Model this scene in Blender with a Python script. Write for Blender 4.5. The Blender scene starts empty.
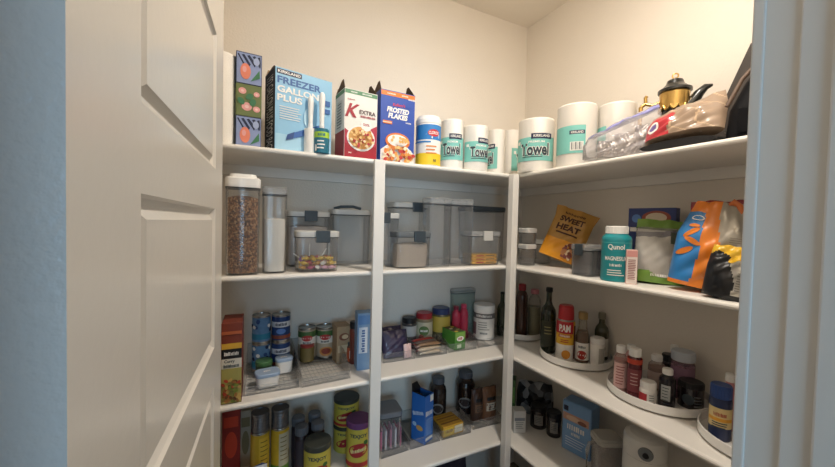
import bpy, bmesh, math, random
from mathutils import Vector, Matrix
random.seed(7)
scene = bpy.context.scene
COL = scene.collection
PI = math.pi
EYE = 1.45
# ------------------------------------------------------------------ camera
YAW, PIT, ROL, FPX = math.radians(26.2462), math.radians(-1.5764), math.radians(1.3681), 347.44
Fv = Vector((math.sin(YAW)*math.cos(PIT), math.cos(YAW)*math.cos(PIT), math.sin(PIT)))
Rv = Vector((math.cos(YAW), -math.sin(YAW), 0))
Uv = Rv.cross(Fv)
R2 = Rv*math.cos(ROL) + Uv*math.sin(ROL)
U2 = Uv*math.cos(ROL) - Rv*math.sin(ROL)
cam = bpy.data.cameras.new('camera'); cam.sensor_width = 36; cam.lens = FPX*36/835
cam.clip_start = 0.01
co = bpy.data.objects.new('camera', cam); COL.objects.link(co); scene.camera = co
m = Matrix((R2, U2, -Fv)).transposed().to_4x4(); m.translation = Vector((0, 0, EYE)); co.matrix_world = m

def ray(px, py): return Fv + R2*((px-417.5)/FPX) - U2*((py-233.5)/FPX)
def onz(px, py, z): d = ray(px, py); d = d*((z-EYE)/d.z); return Vector((d.x, d.y, z))
def onY(px, py, Y): d = ray(px, py); d = d*(Y/d.y); return Vector((d.x, d.y, d.z+EYE))
def onX(px, py, X): d = ray(px, py); d = d*(X/d.x); return Vector((d.x, d.y, d.z+EYE))
def az(px, py): d = ray(px, py); return math.atan2(d.x, d.y)
def atR(px, py, R): d = ray(px, py); d = d*(R/math.hypot(d.x, d.y)); return Vector((d.x, d.y, d.z+EYE))

# ------------------------------------------------------------------ the pantry's measures
YB, XR, DB, DR, TH = 1.25, 1.1077, 0.357, 0.383, 0.018
H = {1: .2223, 2: -.2004, 3: -.6204, 4: -1.0292}
ZS = {k: EYE+h+TH for k, h in H.items()}
YW, XW, XL, ZC, YF = YB+DB, XR+DR, -0.32, EYE+1.179, 0.2

# ------------------------------------------------------------------ materials
def lin(c):
    if isinstance(c, str):
        c = tuple(int(c[i:i+2], 16)/255 for i in (0, 2, 4))
    return tuple(x/12.92 if x <= .04045 else ((x+.055)/1.055)**2.4 for x in c)
_M = {}
def mat(col, rough=.55, metal=0, var=.05, vs=40, bump=0, bs=200, coat=0, emit=0):
    key = (col, rough, metal, var, vs, bump, bs, coat, emit)
    if key in _M: return _M[key]
    m = bpy.data.materials.new('mat_%s' % (col if isinstance(col, str) else len(_M)))
    m.use_nodes = True
    nt = m.node_tree; b = nt.nodes['Principled BSDF']
    c = lin(col)
    b.inputs['Roughness'].default_value = rough
    b.inputs['Metallic'].default_value = metal
    if coat: b.inputs['Coat Weight'].default_value = coat; b.inputs['Coat Roughness'].default_value = .12
    tc = nt.nodes.new('ShaderNodeTexCoord')
    n = nt.nodes.new('ShaderNodeTexNoise'); n.inputs['Scale'].default_value = vs; n.inputs['Detail'].default_value = 3
    nt.links.new(tc.outputs['Object'], n.inputs['Vector'])
    mx = nt.nodes.new('ShaderNodeMix'); mx.data_type = 'RGBA'
    mx.inputs[6].default_value = (*[max(0, x*(1-var)) for x in c], 1)
    mx.inputs[7].default_value = (*[min(1, x*(1+var)) for x in c], 1)
    nt.links.new(n.outputs['Fac'], mx.inputs[0]); nt.links.new(mx.outputs[2], b.inputs['Base Color'])
    if bump:
        n2 = nt.nodes.new('ShaderNodeTexNoise'); n2.inputs['Scale'].default_value = bs; n2.inputs['Detail'].default_value = 2
        nt.links.new(tc.outputs['Object'], n2.inputs['Vector'])
        bp = nt.nodes.new('ShaderNodeBump'); bp.inputs['Strength'].default_value = bump; bp.inputs['Distance'].default_value = .002
        nt.links.new(n2.outputs['Fac'], bp.inputs['Height']); nt.links.new(bp.outputs[0], b.inputs['Normal'])
    if emit:
        b.inputs['Emission Color'].default_value = (*c, 1); b.inputs['Emission Strength'].default_value = emit
    _M[key] = m
    return m
def clear(col='F2F2F0', alpha=.045, rough=.06, gloss=1.0):
    """thin clear plastic or glass: mostly see-through, a fresnel sheen, a little milky diffuse"""
    key = ('clear', col, alpha, rough, gloss)
    if key in _M: return _M[key]
    m = bpy.data.materials.new('clear_%s_%d' % (col, int(alpha*100))); m.use_nodes = True
    nt = m.node_tree; nt.nodes.clear(); c = lin(col)
    out = nt.nodes.new('ShaderNodeOutputMaterial')
    tr = nt.nodes.new('ShaderNodeBsdfTransparent'); tr.inputs[0].default_value = (*[x*.04+.955 for x in c], 1)
    df = nt.nodes.new('ShaderNodeBsdfDiffuse'); df.inputs[0].default_value = (*c, 1)
    gl = nt.nodes.new('ShaderNodeBsdfGlossy'); gl.inputs['Roughness'].default_value = rough
    tc = nt.nodes.new('ShaderNodeTexCoord'); n = nt.nodes.new('ShaderNodeTexNoise'); n.inputs['Scale'].default_value = 25
    nt.links.new(tc.outputs['Object'], n.inputs['Vector'])
    mr = nt.nodes.new('ShaderNodeMapRange'); mr.inputs[3].default_value = alpha*.8; mr.inputs[4].default_value = alpha*1.2
    nt.links.new(n.outputs['Fac'], mr.inputs[0])
    a = nt.nodes.new('ShaderNodeMixShader'); nt.links.new(mr.outputs[0], a.inputs[0])
    nt.links.new(tr.outputs[0], a.inputs[1]); nt.links.new(df.outputs[0], a.inputs[2])
    fr = nt.nodes.new('ShaderNodeLayerWeight'); fr.inputs[0].default_value = .25
    ml = nt.nodes.new('ShaderNodeMath'); ml.operation = 'MULTIPLY'; ml.inputs[1].default_value = .55*gloss
    nt.links.new(fr.outputs['Fresnel'], ml.inputs[0])
    b = nt.nodes.new('ShaderNodeMixShader'); nt.links.new(ml.outputs[0], b.inputs[0])
    nt.links.new(a.outputs[0], b.inputs[1]); nt.links.new(gl.outputs[0], b.inputs[2])
    nt.links.new(b.outputs[0], out.inputs[0])
    _M[key] = m
    return m
def voro(cols, scale, rough=.6, bump=.6):
    """speckled stuff: voronoi cells in several colours"""
    key = ('voro', tuple(cols), scale, rough)
    if key in _M: return _M[key]
    m = bpy.data.materials.new('speckle_' + cols[0]); m.use_nodes = True
    nt = m.node_tree; b = nt.nodes['Principled BSDF']; b.inputs['Roughness'].default_value = rough
    tc = nt.nodes.new('ShaderNodeTexCoord'); v = nt.nodes.new('ShaderNodeTexVoronoi'); v.inputs['Scale'].default_value = scale
    nt.links.new(tc.outputs['Object'], v.inputs['Vector'])
    sp = nt.nodes.new('ShaderNodeSeparateColor'); nt.links.new(v.outputs['Color'], sp.inputs[0])
    cr = nt.nodes.new('ShaderNodeValToRGB'); cr.color_ramp.interpolation = 'CONSTANT'
    e = cr.color_ramp.elements
    while len(e) < len(cols): e.new(.5)
    for i, c in enumerate(cols): e[i].position = i/len(cols); e[i].color = (*lin(c), 1)
    nt.links.new(sp.outputs[0], cr.inputs[0]); nt.links.new(cr.outputs[0], b.inputs['Base Color'])
    bp = nt.nodes.new('ShaderNodeBump'); bp.inputs['Strength'].default_value = bump; bp.inputs['Distance'].default_value = .004; bp.invert = True
    nt.links.new(v.outputs['Distance'], bp.inputs['Height']); nt.links.new(bp.outputs[0], b.inputs['Normal'])
    _M[key] = m
    return m
PAINT = mat('EBE7E0', .38, var=.015, vs=6, bump=.12, bs=60)
DOORP = mat('DCD6CC', .24, var=.012, vs=8, bump=.08, bs=90)
WALL = mat('E7DFD3', .7, var=.02, vs=5, bump=.55, bs=130)
CEIL = mat('EAE3D8', .8, var=.02, vs=5, bump=.3, bs=90)
FLOOR = mat('8A7763', .5, var=.2, vs=6)
WHITE = mat('F1EEE8', .45); WHITEP = mat('F4F2EE', .35, coat=.2)
PAPER = mat('FAF6EE', .9, var=.02, vs=30, bump=.35, bs=160)
BLACK = mat('17171A', .4); DGREY = mat('2E3338', .4); MGREY = mat('7C8082', .45)
STEEL = mat('A9A9A6', .3, 1, var=.1, vs=15); GOLD = mat('D3AE68', .3, 1, var=.12, vs=30, bump=.3, bs=120)
CARD = mat('8C7357', .85, var=.08); CARDIN = mat('5F4D3B', .9, var=.08)
CLR = clear(); CLRD = clear('C9CCD0', .05); CLRM = clear('D9DBDC', .22, .12); WRAP = clear('FFFFFF', .05, .22, .8)

# ------------------------------------------------------------------ mesh building
class MB:
    def __init__(s): s.v = []; s.f = []; s.m = []; s.sm = []; s.mats = []
    def mi(s, m):
        if m not in s.mats: s.mats.append(m)
        return s.mats.index(m)
    def add(s, vs, fs, m, smooth=False):
        o = len(s.v); s.v += [tuple(v) for v in vs]; k = s.mi(m) if not isinstance(m, (list, tuple)) else None
        for i, f in enumerate(fs):
            s.f.append(tuple(j+o for j in f)); s.m.append(k if k is not None else s.mi(m[i])); s.sm.append(smooth)
        return s
    def box(s, a, b, m, bev=0):
        a, b = [min(x, y) for x, y in zip(a, b)], [max(x, y) for x, y in zip(a, b)]
        bm = bmesh.new(); bmesh.ops.create_cube(bm, size=1)
        for v in bm.verts: v.co = Vector([a[i]+(v.co[i]+.5)*(b[i]-a[i]) for i in range(3)])
        if bev: bmesh.ops.bevel(bm, geom=bm.edges[:], offset=min(bev, .45*min(b[i]-a[i] for i in range(3))), segments=2, profile=.6, affect='EDGES')
        bm.verts.index_update()
        s.add([v.co.copy() for v in bm.verts], [[v.index for v in f.verts] for f in bm.faces], m); bm.free()
        return s
    def rings(s, rings, m, cap0=True, cap1=True, smooth=True, closed=True):
        n = len(rings[0]); vs = [p for r in rings for p in r]; fs = []; ms = []
        for i in range(len(rings)-1):
            for j in range(n if closed else n-1):
                k = (j+1) % n
                fs.append((i*n+j, i*n+k, (i+1)*n+k, (i+1)*n+j)); ms.append(m[i] if isinstance(m, list) else m)
        s.add(vs, fs, ms, smooth)
        m0 = m[0] if isinstance(m, list) else m; m1 = m[-1] if isinstance(m, list) else m
        if cap0: s.add(rings[0], [tuple(range(n))[::-1]], m0)
        if cap1: s.add(rings[-1], [tuple(range(n))], m1)
        return s
    def lathe(s, prof, m, c=(0, 0, 0), n=32, cap0=True, cap1=True):
        """prof: (r, z) or (r, z, material of the band above)"""
        rs = [[(c[0]+p[0]*math.cos(2*PI*j/n), c[1]+p[0]*math.sin(2*PI*j/n), c[2]+p[1]) for j in range(n)] for p in prof]
        mm = [(p[2] if len(p) > 2 else m) for p in prof[:-1]]
        # duplicate rings at sharp steps so the shading stays crisp
        for i in range(len(rs)-1):
            s.rings([rs[i], rs[i+1]], [mm[i]], False, False, True)
        if cap0 and prof[0][0] > 1e-5: s.add(rs[0], [tuple(range(n))[::-1]], mm[0])
        if cap1 and prof[-1][0] > 1e-5: s.add(rs[-1], [tuple(range(n))], mm[-1])
        return s
    def loft(s, secs, m, c=(0, 0), n=5, cap0=True, cap1=True):
        """rounded-rectangle sections (z, half width, half depth, corner radius[, material])"""
        rs = []
        for q in secs:
            z, hw, hd, r = q[:4]; r = min(r, hw, hd); ring = []
            for (sx, sy, a0) in ((1, 1, 0), (-1, 1, PI/2), (-1, -1, PI), (1, -1, 1.5*PI)):
                for i in range(n):
                    a = a0+PI/2*i/(n-1)
                    ring.append((c[0]+sx*(hw-r)+r*math.cos(a), c[1]+sy*(hd-r)+r*math.sin(a), z))
            rs.append(ring)
        for i in range(len(rs)-1):
            s.rings([rs[i], rs[i+1]], [secs[i][4] if len(secs[i]) > 4 else m], False, False, True)
        if cap0: s.add(rs[0], [tuple(range(len(rs[0])))[::-1]], secs[0][4] if len(secs[0]) > 4 else m)
        if cap1: s.add(rs[-1], [tuple(range(len(rs[0])))], secs[-2][4] if len(secs[-2]) > 4 else m)
        return s
    def tube(s, pts, r, m, n=8, cap=True):
        pts = [Vector(p) for p in pts]; rs = []
        up = Vector((0, 0, 1)); t0 = (pts[1]-pts[0]).normalized()
        if abs(t0.z) > .9: up = Vector((0, 1, 0))
        for i, p in enumerate(pts):
            t = (pts[min(i+1, len(pts)-1)]-pts[max(i-1, 0)]).normalized()
            a = t.cross(up).normalized(); b = a.cross(t).normalized(); rr = r[i] if isinstance(r, (list, tuple)) else r
            rs.append([p+a*rr*math.cos(2*PI*j/n)+b*rr*math.sin(2*PI*j/n) for j in range(n)])
        return s.rings(rs, m, cap, cap)
    def build(s, name, parent=None):
        me = bpy.data.meshes.new(name); me.from_pydata(s.v, [], s.f)
        for mm in s.mats: me.materials.append(mm)
        for i, p in enumerate(me.polygons): p.material_index = s.m[i]; p.use_smooth = s.sm[i]
        me.update()
        o = bpy.data.objects.new(name, me); COL.objects.link(o)
        if parent: o.parent = parent
        return o
def tag(o, label, cat, group=None, kind=None):
    o['label'] = label; o['category'] = cat
    if group: o['group'] = group
    if kind: o['kind'] = kind
    return o
def thing(name, label, cat, loc, rz=0, group=None, rx=0, ry=0):
    o = bpy.data.objects.new(name, None); COL.objects.link(o); o.empty_display_size = .02
    o.location = loc; o.rotation_euler = (rx, ry, rz)
    return tag(o, label, cat, group)
def solo(mb, name, label, cat, loc=(0, 0, 0), rz=0, group=None, kind=None, rx=0, ry=0):
    o = mb.build(name); o.location = loc; o.rotation_euler = (rx, ry, rz)
    return tag(o, label, cat, group, kind)
def struct(mb, name, parent=None):
    o = mb.build(name, parent)
    if not parent: o['kind'] = 'structure'
    return o

# ------------------------------------------------------------------ printing on packages
_T = {}
def text2d(s, bold=.02):
    if (s, bold) in _T: return _T[(s, bold)]
    cu = bpy.data.curves.new('t', 'FONT'); cu.body = s; cu.resolution_u = 3; cu.offset = bold; cu.align_x = 'LEFT'
    ob = bpy.data.objects.new('t', cu); COL.objects.link(ob)
    dg = bpy.context.evaluated_depsgraph_get()
    me = bpy.data.meshes.new_from_object(ob.evaluated_get(dg))
    vs = [v.co.copy() for v in me.vertices]; fs = [tuple(p.vertices) for p in me.polygons]
    bpy.data.objects.remove(ob); bpy.data.curves.remove(cu); bpy.data.meshes.remove(me)
    x0 = min(v.x for v in vs); x1 = max(v.x for v in vs); y0 = min(v.y for v in vs); y1 = max(v.y for v in vs)
    r = ([((v.x-x0)/(x1-x0)-.5, (v.y-y0)/(y1-y0)-.5) for v in vs], fs, (x1-x0)/(y1-y0))
    _T[(s, bold)] = r
    return r
class Print:
    def __init__(s, fn, step=.00025, base=.0004): s.mb = MB(); s.fn = fn; s.k = 0; s.step = step; s.base = base
    def _add(s, uv, fs, m, smooth=False):
        l = s.base+s.step*s.k; s.k += 1
        s.mb.add([s.fn(u, v, l) for u, v in uv], fs, m, smooth); return s
    def rect(s, u0, v0, u1, v1, m, n=10, nv=1):
        uv = [(u0+(u1-u0)*i/n, v0+(v1-v0)*j/nv) for j in range(nv+1) for i in range(n+1)]
        fs = [(j*(n+1)+i, j*(n+1)+i+1, (j+1)*(n+1)+i+1, (j+1)*(n+1)+i) for j in range(nv) for i in range(n)]
        return s._add(uv, fs, m)
    def ell(s, cu, cv, ru, rv, m, n=24, rot=0):
        uv = [(cu, cv)]; cr, sr = math.cos(rot), math.sin(rot)
        for q in (.5, 1):
            for i in range(n):
                a, b = ru*q*math.cos(2*PI*i/n), rv*q*math.sin(2*PI*i/n)
                uv.append((cu+a*cr-b*sr, cv+a*sr+b*cr))
        fs = [(0, 1+i, 1+(i+1) % n) for i in range(n)]
        fs += [(1+i, 1+n+i, 1+n+(i+1) % n, 1+(i+1) % n) for i in range(n)]
        return s._add(uv, fs, m)
    def poly(s, uv, m): return s._add(uv, [tuple(range(len(uv)))], m)
    def text(s, t, cu, cv, h, m, w=None, rot=0, shear=0, bold=.02):
        vs, fs, asp = text2d(t, bold); ww = w if w else asp*h
        cr, sr = math.cos(rot), math.sin(rot)
        uv = []
        for a, b in vs:
            x, y = a*ww+b*h*shear, b*h
            uv.append((cu+x*cr-y*sr, cv+x*sr+y*cr))
        return s._add(uv, fs, m)
    def squig(s, t, cu, cv, h, m, w=None, rot=0, shear=0, bold=0):
        # a row of small strokes for print too small to read
        n = max(3, int(len(t)*1.6)); w = w or h*len(t)*.6; r = random.Random(len(t)*7+int(w*9999)); cr, sr = math.cos(rot), math.sin(rot)
        uv = []; fs = []
        for i in range(n):
            a = -w/2+w*i/n; e = a+w/n*r.uniform(.45, .8); b = h*r.uniform(.25, .5); k = len(uv)
            uv += [(cu+x*cr-y*sr, cv+x*sr+y*cr) for x, y in ((a, -h*.4), (e, -h*.4), (e, b), (a, b))]; fs.append((k, k+1, k+2, k+3))
        return s._add(uv, fs, m)
    def lines(s, cu, cv, w, n, gap, h, m):
        for i in range(n):
            ww = w*(.75+.25*random.random()); s.rect(cu-w/2, cv-i*gap, cu-w/2+ww, cv-i*gap+h, m, n=4)
        return s
    def done(s, parent, name='printed_label'): return s.mb.build(name, parent)
def flat(y0=0, x0=0): return lambda u, v, l: (x0+u, y0-l, v)                       # a front face looking along -Y
def sideL(x): return lambda u, v, l: (x-l, -u, v)                                  # left face, u runs from back to front
def sideR(x): return lambda u, v, l: (x+l, u, v)
def topf(z): return lambda u, v, l: (u, v, z+l)
def cylf(R): return lambda u, v, l: ((R+l)*math.sin(u/R), -(R+l)*math.cos(u/R), v)

# ------------------------------------------------------------------ placing
def Cyl(x0, x1, yt, S, run='B', off=None, yb=None, R=None, h=None, up=0):
    z0 = ZS[S]+up; xm = (x0+x1)/2; ym = yt+18
    sn = math.sin(abs(az(x1, ym)-az(x0, ym))/2); a = az(xm, ym)
    if yb is not None: P = onz(xm, yb, z0); rf = math.hypot(P.x, P.y); r = rf*sn/(1-sn); Rc = rf+r
    elif R is not None: Rc = R; r = R*sn
    elif off is not None:
        P = onY(xm, ym, YB+off) if run == 'B' else onX(xm, ym, XR+off)
        Rc = math.hypot(P.x, P.y); r = Rc*sn
    else:
        P = onz(xm, yt, z0+h); rb = math.hypot(P.x, P.y); r = rb*sn/(1+sn); Rc = rb-r
    d = ray(xm, yt); el = d.z/math.hypot(d.x, d.y)
    if h is None: h = EYE + el*(Rc+r if el < 0 else Rc-r) - z0
    return dict(p=Vector((Rc*math.sin(a), Rc*math.cos(a), z0)), r=r, h=h, R=Rc, a=a, face=-a)
def BoxB(x0, x1, yt, S, off, up=0):
    """front face on the back run at YB+off, top front edge at yt"""
    z0 = ZS[S]+up; a = onY(x0, yt+20, YB+off); b = onY(x1, yt+20, YB+off); t = onY((x0+x1)/2, yt, YB+off)
    return dict(p=Vector(((a.x+b.x)/2, YB+off, z0)), w=b.x-a.x, h=t.z-z0)
def note(n, c): print('  %-28s %s' % (n, ' '.join('%s=%.3f' % (k, v) for k, v in c.items() if isinstance(v, float))))

# ------------------------------------------------------------------ the setting
struct(MB().box((-2.8, -2.6, -.05), (2.2, YW+.1, 0), FLOOR), 'floor')
struct(MB().box((XL-.1, YF-.12, ZC), (XW+.1, YW+.1, ZC+.05), CEIL), 'ceiling')
struct(MB().box((XL-.1, YW, 0), (XW+.1, YW+.1, ZC), WALL), 'wall_back')
struct(MB().box((XW, YF-.11, 0), (XW+.1, YW, ZC), WALL), 'wall_right')
struct(MB().box((XL-.1, YF-.11, 0), (XL, YW, ZC), WALL), 'wall_left')
JL, JR, DTOP = -.127, .53, 2.055
fr = MB().box((JR+.02, YF-.11, 0), (XW, YF-.004, ZC), WALL).box((XL, YF-.11, 0), (JL-.02, YF-.004, ZC), WALL).box((JL-.02, YF-.11, DTOP+.02), (JR+.02, YF-.004, ZC), WALL)
struct(fr, 'wall_front')
JAMB = mat('DEDCD6', .35, var=.02, vs=10, bump=.1, bs=70)
EDGE = mat('D3D4D2', .22, var=.02, vs=10, bump=.45, bs=170)
jl = MB().box((JL-.02, YF-.13, 0), (JL, YF, DTOP), JAMB, .003)
struct(jl, 'trim_1')
jr = MB().box((JR, YF-.13, 0), (JR+.02, .198, DTOP), JAMB, .004)
jr.box((JR-.004, .07, 0), (JR, .159, DTOP), JAMB, .002).box((JR-.009, .07, 0), (JR-.004, .134, DTOP), JAMB, .004).box((JR-.002, .1885, 0), (JR+.02, .2, DTOP), JAMB, .002)
struct(jr, 'trim_2')
struct(MB().box((JL, YF-.13, DTOP), (JR, YF-.002, DTOP+.02), JAMB), 'trim_3')

# door, opened inwards, five raised panels
DW, DH, DT = .618, 2.03, .035
def door_mb():
    d = MB(); x0, x1 = .114, .524
    zs = [(1.546, 1.80), (1.2, 1.47), (.85, 1.122), (.5, .77), (.15, .42)]
    for s in (1, -1):                                   # both faces
        y = 0 if s > 0 else -DT
        def P(u, v, l): return (u, y-l*s, v)           # l = depth into the leaf
        def quad(a, b, c, e): d.add([a, b, c, e], [(0, 1, 2, 3) if s < 0 else (3, 2, 1, 0)], DOORP)
        def rect(u0, v0, u1, v1): quad(P(u0, v0, 0), P(u1, v0, 0), P(u1, v1, 0), P(u0, v1, 0))
        rect(0, .01, x0, DH); rect(x1, .01, DW, DH)
        last = DH
        for (a, b) in zs: rect(x0, b, x1, last); last = a
        rect(x0, .01, x1, last)
        for (a, b) in zs:
            prof = [(0, 0), (.003, .004), (.0105, .0085), (.013, .0085), (.021, .003), (.022, .0022)]
            pr = [[P(x0+i, a+i, l), P(x1-i, a+i, l), P(x1-i, b-i, l), P(x0+i, b-i, l)] for i, l in prof]
            for q in range(len(pr)-1):
                for j in range(4):
                    k = (j+1) % 4; quad(pr[q][j], pr[q][k], pr[q+1][k], pr[q+1][j])
            quad(*pr[-1])
    for (a, b) in (((0, .01), (0, DH)), ((DW, .01), (DW, DH))):
        d.add([(a[0], 0, a[1]), (b[0], 0, b[1]), (b[0], -DT, b[1]), (a[0], -DT, a[1])], [(0, 1, 2, 3)], EDGE)
    d.add([(0, 0, DH), (DW, 0, DH), (DW, -DT, DH), (0, -DT, DH)], [(0, 1, 2, 3)], DOORP)
    d.add([(0, 0, .01), (DW, 0, .01), (DW, -DT, .01), (0, -DT, .01)], [(3, 2, 1, 0)], DOORP)
    return d
da = math.radians(3.6)
# local x runs along the door from hinge to free edge; local -y is the hidden side, +y (depth into leaf) ... face at y=0 looks to +X
door = door_mb()
door.v = [(x, -y, z) for x, y, z in door.v]             # face at y=0, leaf behind it
door.f = [f[::-1] for f in door.f]
od = struct(door, 'door_1'); od.location = (-.0865, YF+.05, 0); od.rotation_euler = (0, 0, PI/2-da)
for zz in (.25, 1.05, 1.82):
    h = MB(); h.tube([(-.004, .004, zz-.045), (-.004, .004, zz+.045)], .0035, STEEL, 10)
    struct(h, 'hinge', od)

# shelves: eight boards with a rounded front edge, each on a cleat
def nose(depth, t, n=6):
    r = t/2
    pts = [(depth, 0), (depth, t)]
    for i in range(n+1):
        a = PI/2+PI*i/n; pts.append((r+r*math.cos(a)*1.0, r+r*math.sin(a)))
    return pts
def shelf(level, run):
    z = EYE+H[level]
    b = MB()
    if run == 'B':
        pr = nose(DB, TH); b.rings([[(x, YB+y, z+q) for y, q in pr] for x in (XL, XR-.0005)], PAINT, smooth=False)
        c = MB().box((XL, YW-.018, z-.042), (XR-.0005, YW, z), PAINT, .002)
    else:
        pr = nose(DR, TH); b.rings([[(XR+y, x, z+q) for y, q in pr] for x in (YW, YF)], PAINT, smooth=False)
        c = MB().box((XW-.018, YF, z-.042), (XW, YW, z), PAINT, .002).box((XR, YW-.018, z-.042), (XW-.018, YW, z), PAINT, .002)
    nm = {1: 'top', 2: 'second', 3: 'third', 4: 'lowest'}[level]
    w = {'B': 'back wall', 'R': 'right wall'}[run]
    o = b.build('shelf_board'); tag(o, 'white painted %s shelf board along the %s of the pantry' % (nm, w), 'shelf', 'shelf boards along the walls')
    c.build('cleat', o)
for k in (1, 2, 3, 4):
    for r in 'BR': shelf(k, r)
solo(MB().box((.425, YB-.0185, 0), (.4665, YB-.0005, ZS[1]-.004), PAINT, .002), 'shelf_post', 'white upright strip dividing the back wall shelves into two bays', 'post')
solo(MB().box((XR-.034, YB-.034, 0), (XR-.0005, YB-.0005, ZS[1]-.004), PAINT, .003), 'shelf_post', 'white square corner post where back and right shelves meet', 'post')

# ceiling lamp of the pantry
LAMP = mat('FFF5E8', .5, var=.01, emit=235)
t = thing('ceiling_light', 'round white flat disc lamp on the pantry ceiling', 'lamp', (.72, .5, ZC))
MB().lathe([(.09, -.02), (.09, 0)], WHITE).build('base', t)
MB().lathe([(0, -.03), (.05, -.0295), (.064, -.027), (.068, -.02)], LAMP, cap1=False).build('lamp_shade', t)

# the room behind: unseen wall and window, added for a cool fill light
SX = 1.15
hw = MB().box((-2.8, -2.6, 0), (-.5-SX, -2.5, 2.6), WALL).box((1.3-SX, -2.6, 0), (2.2, -2.5, 2.6), WALL).box((-.5-SX, -2.6, 0), (1.3-SX, -2.5, .75), WALL).box((-.5-SX, -2.6, 2.15), (1.3-SX, -2.5, 2.6), WALL)
struct(hw, 'wall_hall')
wf = struct(MB().box((-.5-SX, -2.58, .75), (-.45-SX, -2.52, 2.15), PAINT).box((1.25-SX, -2.58, .75), (1.3-SX, -2.52, 2.15), PAINT).box((-.45-SX, -2.58, .75), (1.25-SX, -2.52, .8), PAINT).box((-.45-SX, -2.58, 2.1), (1.25-SX, -2.52, 2.15), PAINT).box((.38-SX, -2.57, .8), (.42-SX, -2.53, 2.1), PAINT), 'fill_window')
struct(MB().box((-.45-SX, -2.552, .8), (.38-SX, -2.548, 2.1), clear('FFFFFF', .01)).box((.42-SX, -2.552, .8), (1.25-SX, -2.548, 2.1), clear('FFFFFF', .01)), 'pane', wf)
la = bpy.data.lights.new('window_fill', 'AREA'); la.shape = 'RECTANGLE'; la.size = 1.6; la.size_y = 1.25; la.energy = 40; la.color = (.46, .74, 1)  # bluish fill for the shelf interiors, added just outside that window
lo = bpy.data.objects.new('window_fill', la); COL.objects.link(lo); lo.location = (.4-SX, -2.62, 1.45); lo.rotation_euler = (PI/2, 0, 0)
# daylight reaching the doorway from the room behind
w = bpy.data.worlds.new('world'); scene.world = w; w.use_nodes = True
bg = w.node_tree.nodes['Background']; bg.inputs[0].default_value = (.55, .75, 1.0, 1); bg.inputs[1].default_value = .13
scene.view_settings.view_transform = 'Standard'; scene.view_settings.look = 'None'
scene.view_settings.gamma = 1; scene.view_settings.use_curve_mapping = False
scene.view_settings.exposure = 0.5
scene.cycles.use_denoising = True
scene.cycles.max_bounces = 10; scene.cycles.diffuse_bounces = 5; scene.cycles.transparent_max_bounces = 40
scene.cycles.sample_clamp_indirect = 4

# ------------------------------------------------------------------ makers
def surf_box(p, w, d, h): return (p[0]-w/2, p[1], p[2])
def carton(name, label, cat, p, w, d, h, rz, cols, group=None, bev=.0015, body='carton'):
    """closed box; origin at the middle of its front bottom edge, front looking along local -Y"""
    t = thing(name, label, cat, p, rz, group)
    MB().box((-w/2, 0, 0), (w/2, d, h), cols, bev).build(body, t)
    return t
def open_carton(name, label, cat, p, w, d, h, rz, m, inside, flapm, group=None, peak=.03):
    t = thing(name, label, cat, p, rz, group)
    k = .0015; b = MB()
    b.box((-w/2, 0, 0), (w/2, k, h), m).box((-w/2, d-k, 0), (w/2, d, h), inside)
    b.box((-w/2, k, 0), (-w/2+k, d-k, h), m).box((w/2-k, k, 0), (w/2, d-k, h), m).box((-w/2+k, k, 0), (w/2-k, d-k, k), m)
    b.build('carton', t)
    # side flaps standing up as pointed gussets, the rear flap leaning back
    for s in (-1, 1):
        f = MB(); x = s*(w/2-.0008)
        f.add([(x, .002, h), (x, d-.002, h), (x-s*.008, d*.58, h+peak), (x-s*.008, d*.4, h+peak),
               (x-s*.0012, .002, h), (x-s*.0012, d-.002, h), (x-s*.0092, d*.58, h+peak), (x-s*.0092, d*.4, h+peak)],
              [(0, 1, 2, 3), (7, 6, 5, 4), (0, 3, 7, 4), (1, 5, 6, 2), (3, 2, 6, 7)], inside)
        f.build('side_flap', t)
    MB().add([(-w/2, d, h), (w/2, d, h), (w/2-.012, d+.012, h+.03), (-w/2+.012, d+.012, h+.03),
              (-w/2, d-.0012, h), (w/2, d-.0012, h), (w/2-.012, d+.0108, h+.03), (-w/2+.012, d+.0108, h+.03)],
             [(0, 1, 2, 3), (7, 6, 5, 4), (0, 3, 7, 4), (1, 5, 6, 2), (3, 2, 6, 7)], flapm).build('top_flap', t)
    return t
def can(name, label, cat, c, band, cols=None, group=None, rimm=None, face=None, up=0, lid=None, hh=None):
    r, h = c['r'], hh or c['h']; rimm = rimm or STEEL
    t = thing(name, label, cat, c['p']+Vector((0, 0, up)), c['face'] if face is None else face, group)
    MB().lathe([(r*.94, 0), (r, .002), (r, .005), (r*.975, .007), (r*.975, h-.007), (r, h-.005), (r, h-.002), (r*.97, h), (r*.92, h), (r*.9, h-.004), (0, h-.004)], rimm, cap1=False).build('tin', t)
    MB().lathe([(r*.978, .008), (r*.985, .009), (r*.985, h-.009), (r*.978, h-.008)], band, cap0=False, cap1=False).build('paper_label', t)
    if lid: MB().lathe([(r*1.03, h-.012), (r*1.04, h-.01), (r*1.04, h+.001), (r*1.0, h+.003), (0, h+.003)], lid).build('lid', t)
    return t
def cprint(t, r): return Print(cylf(r))
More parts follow.
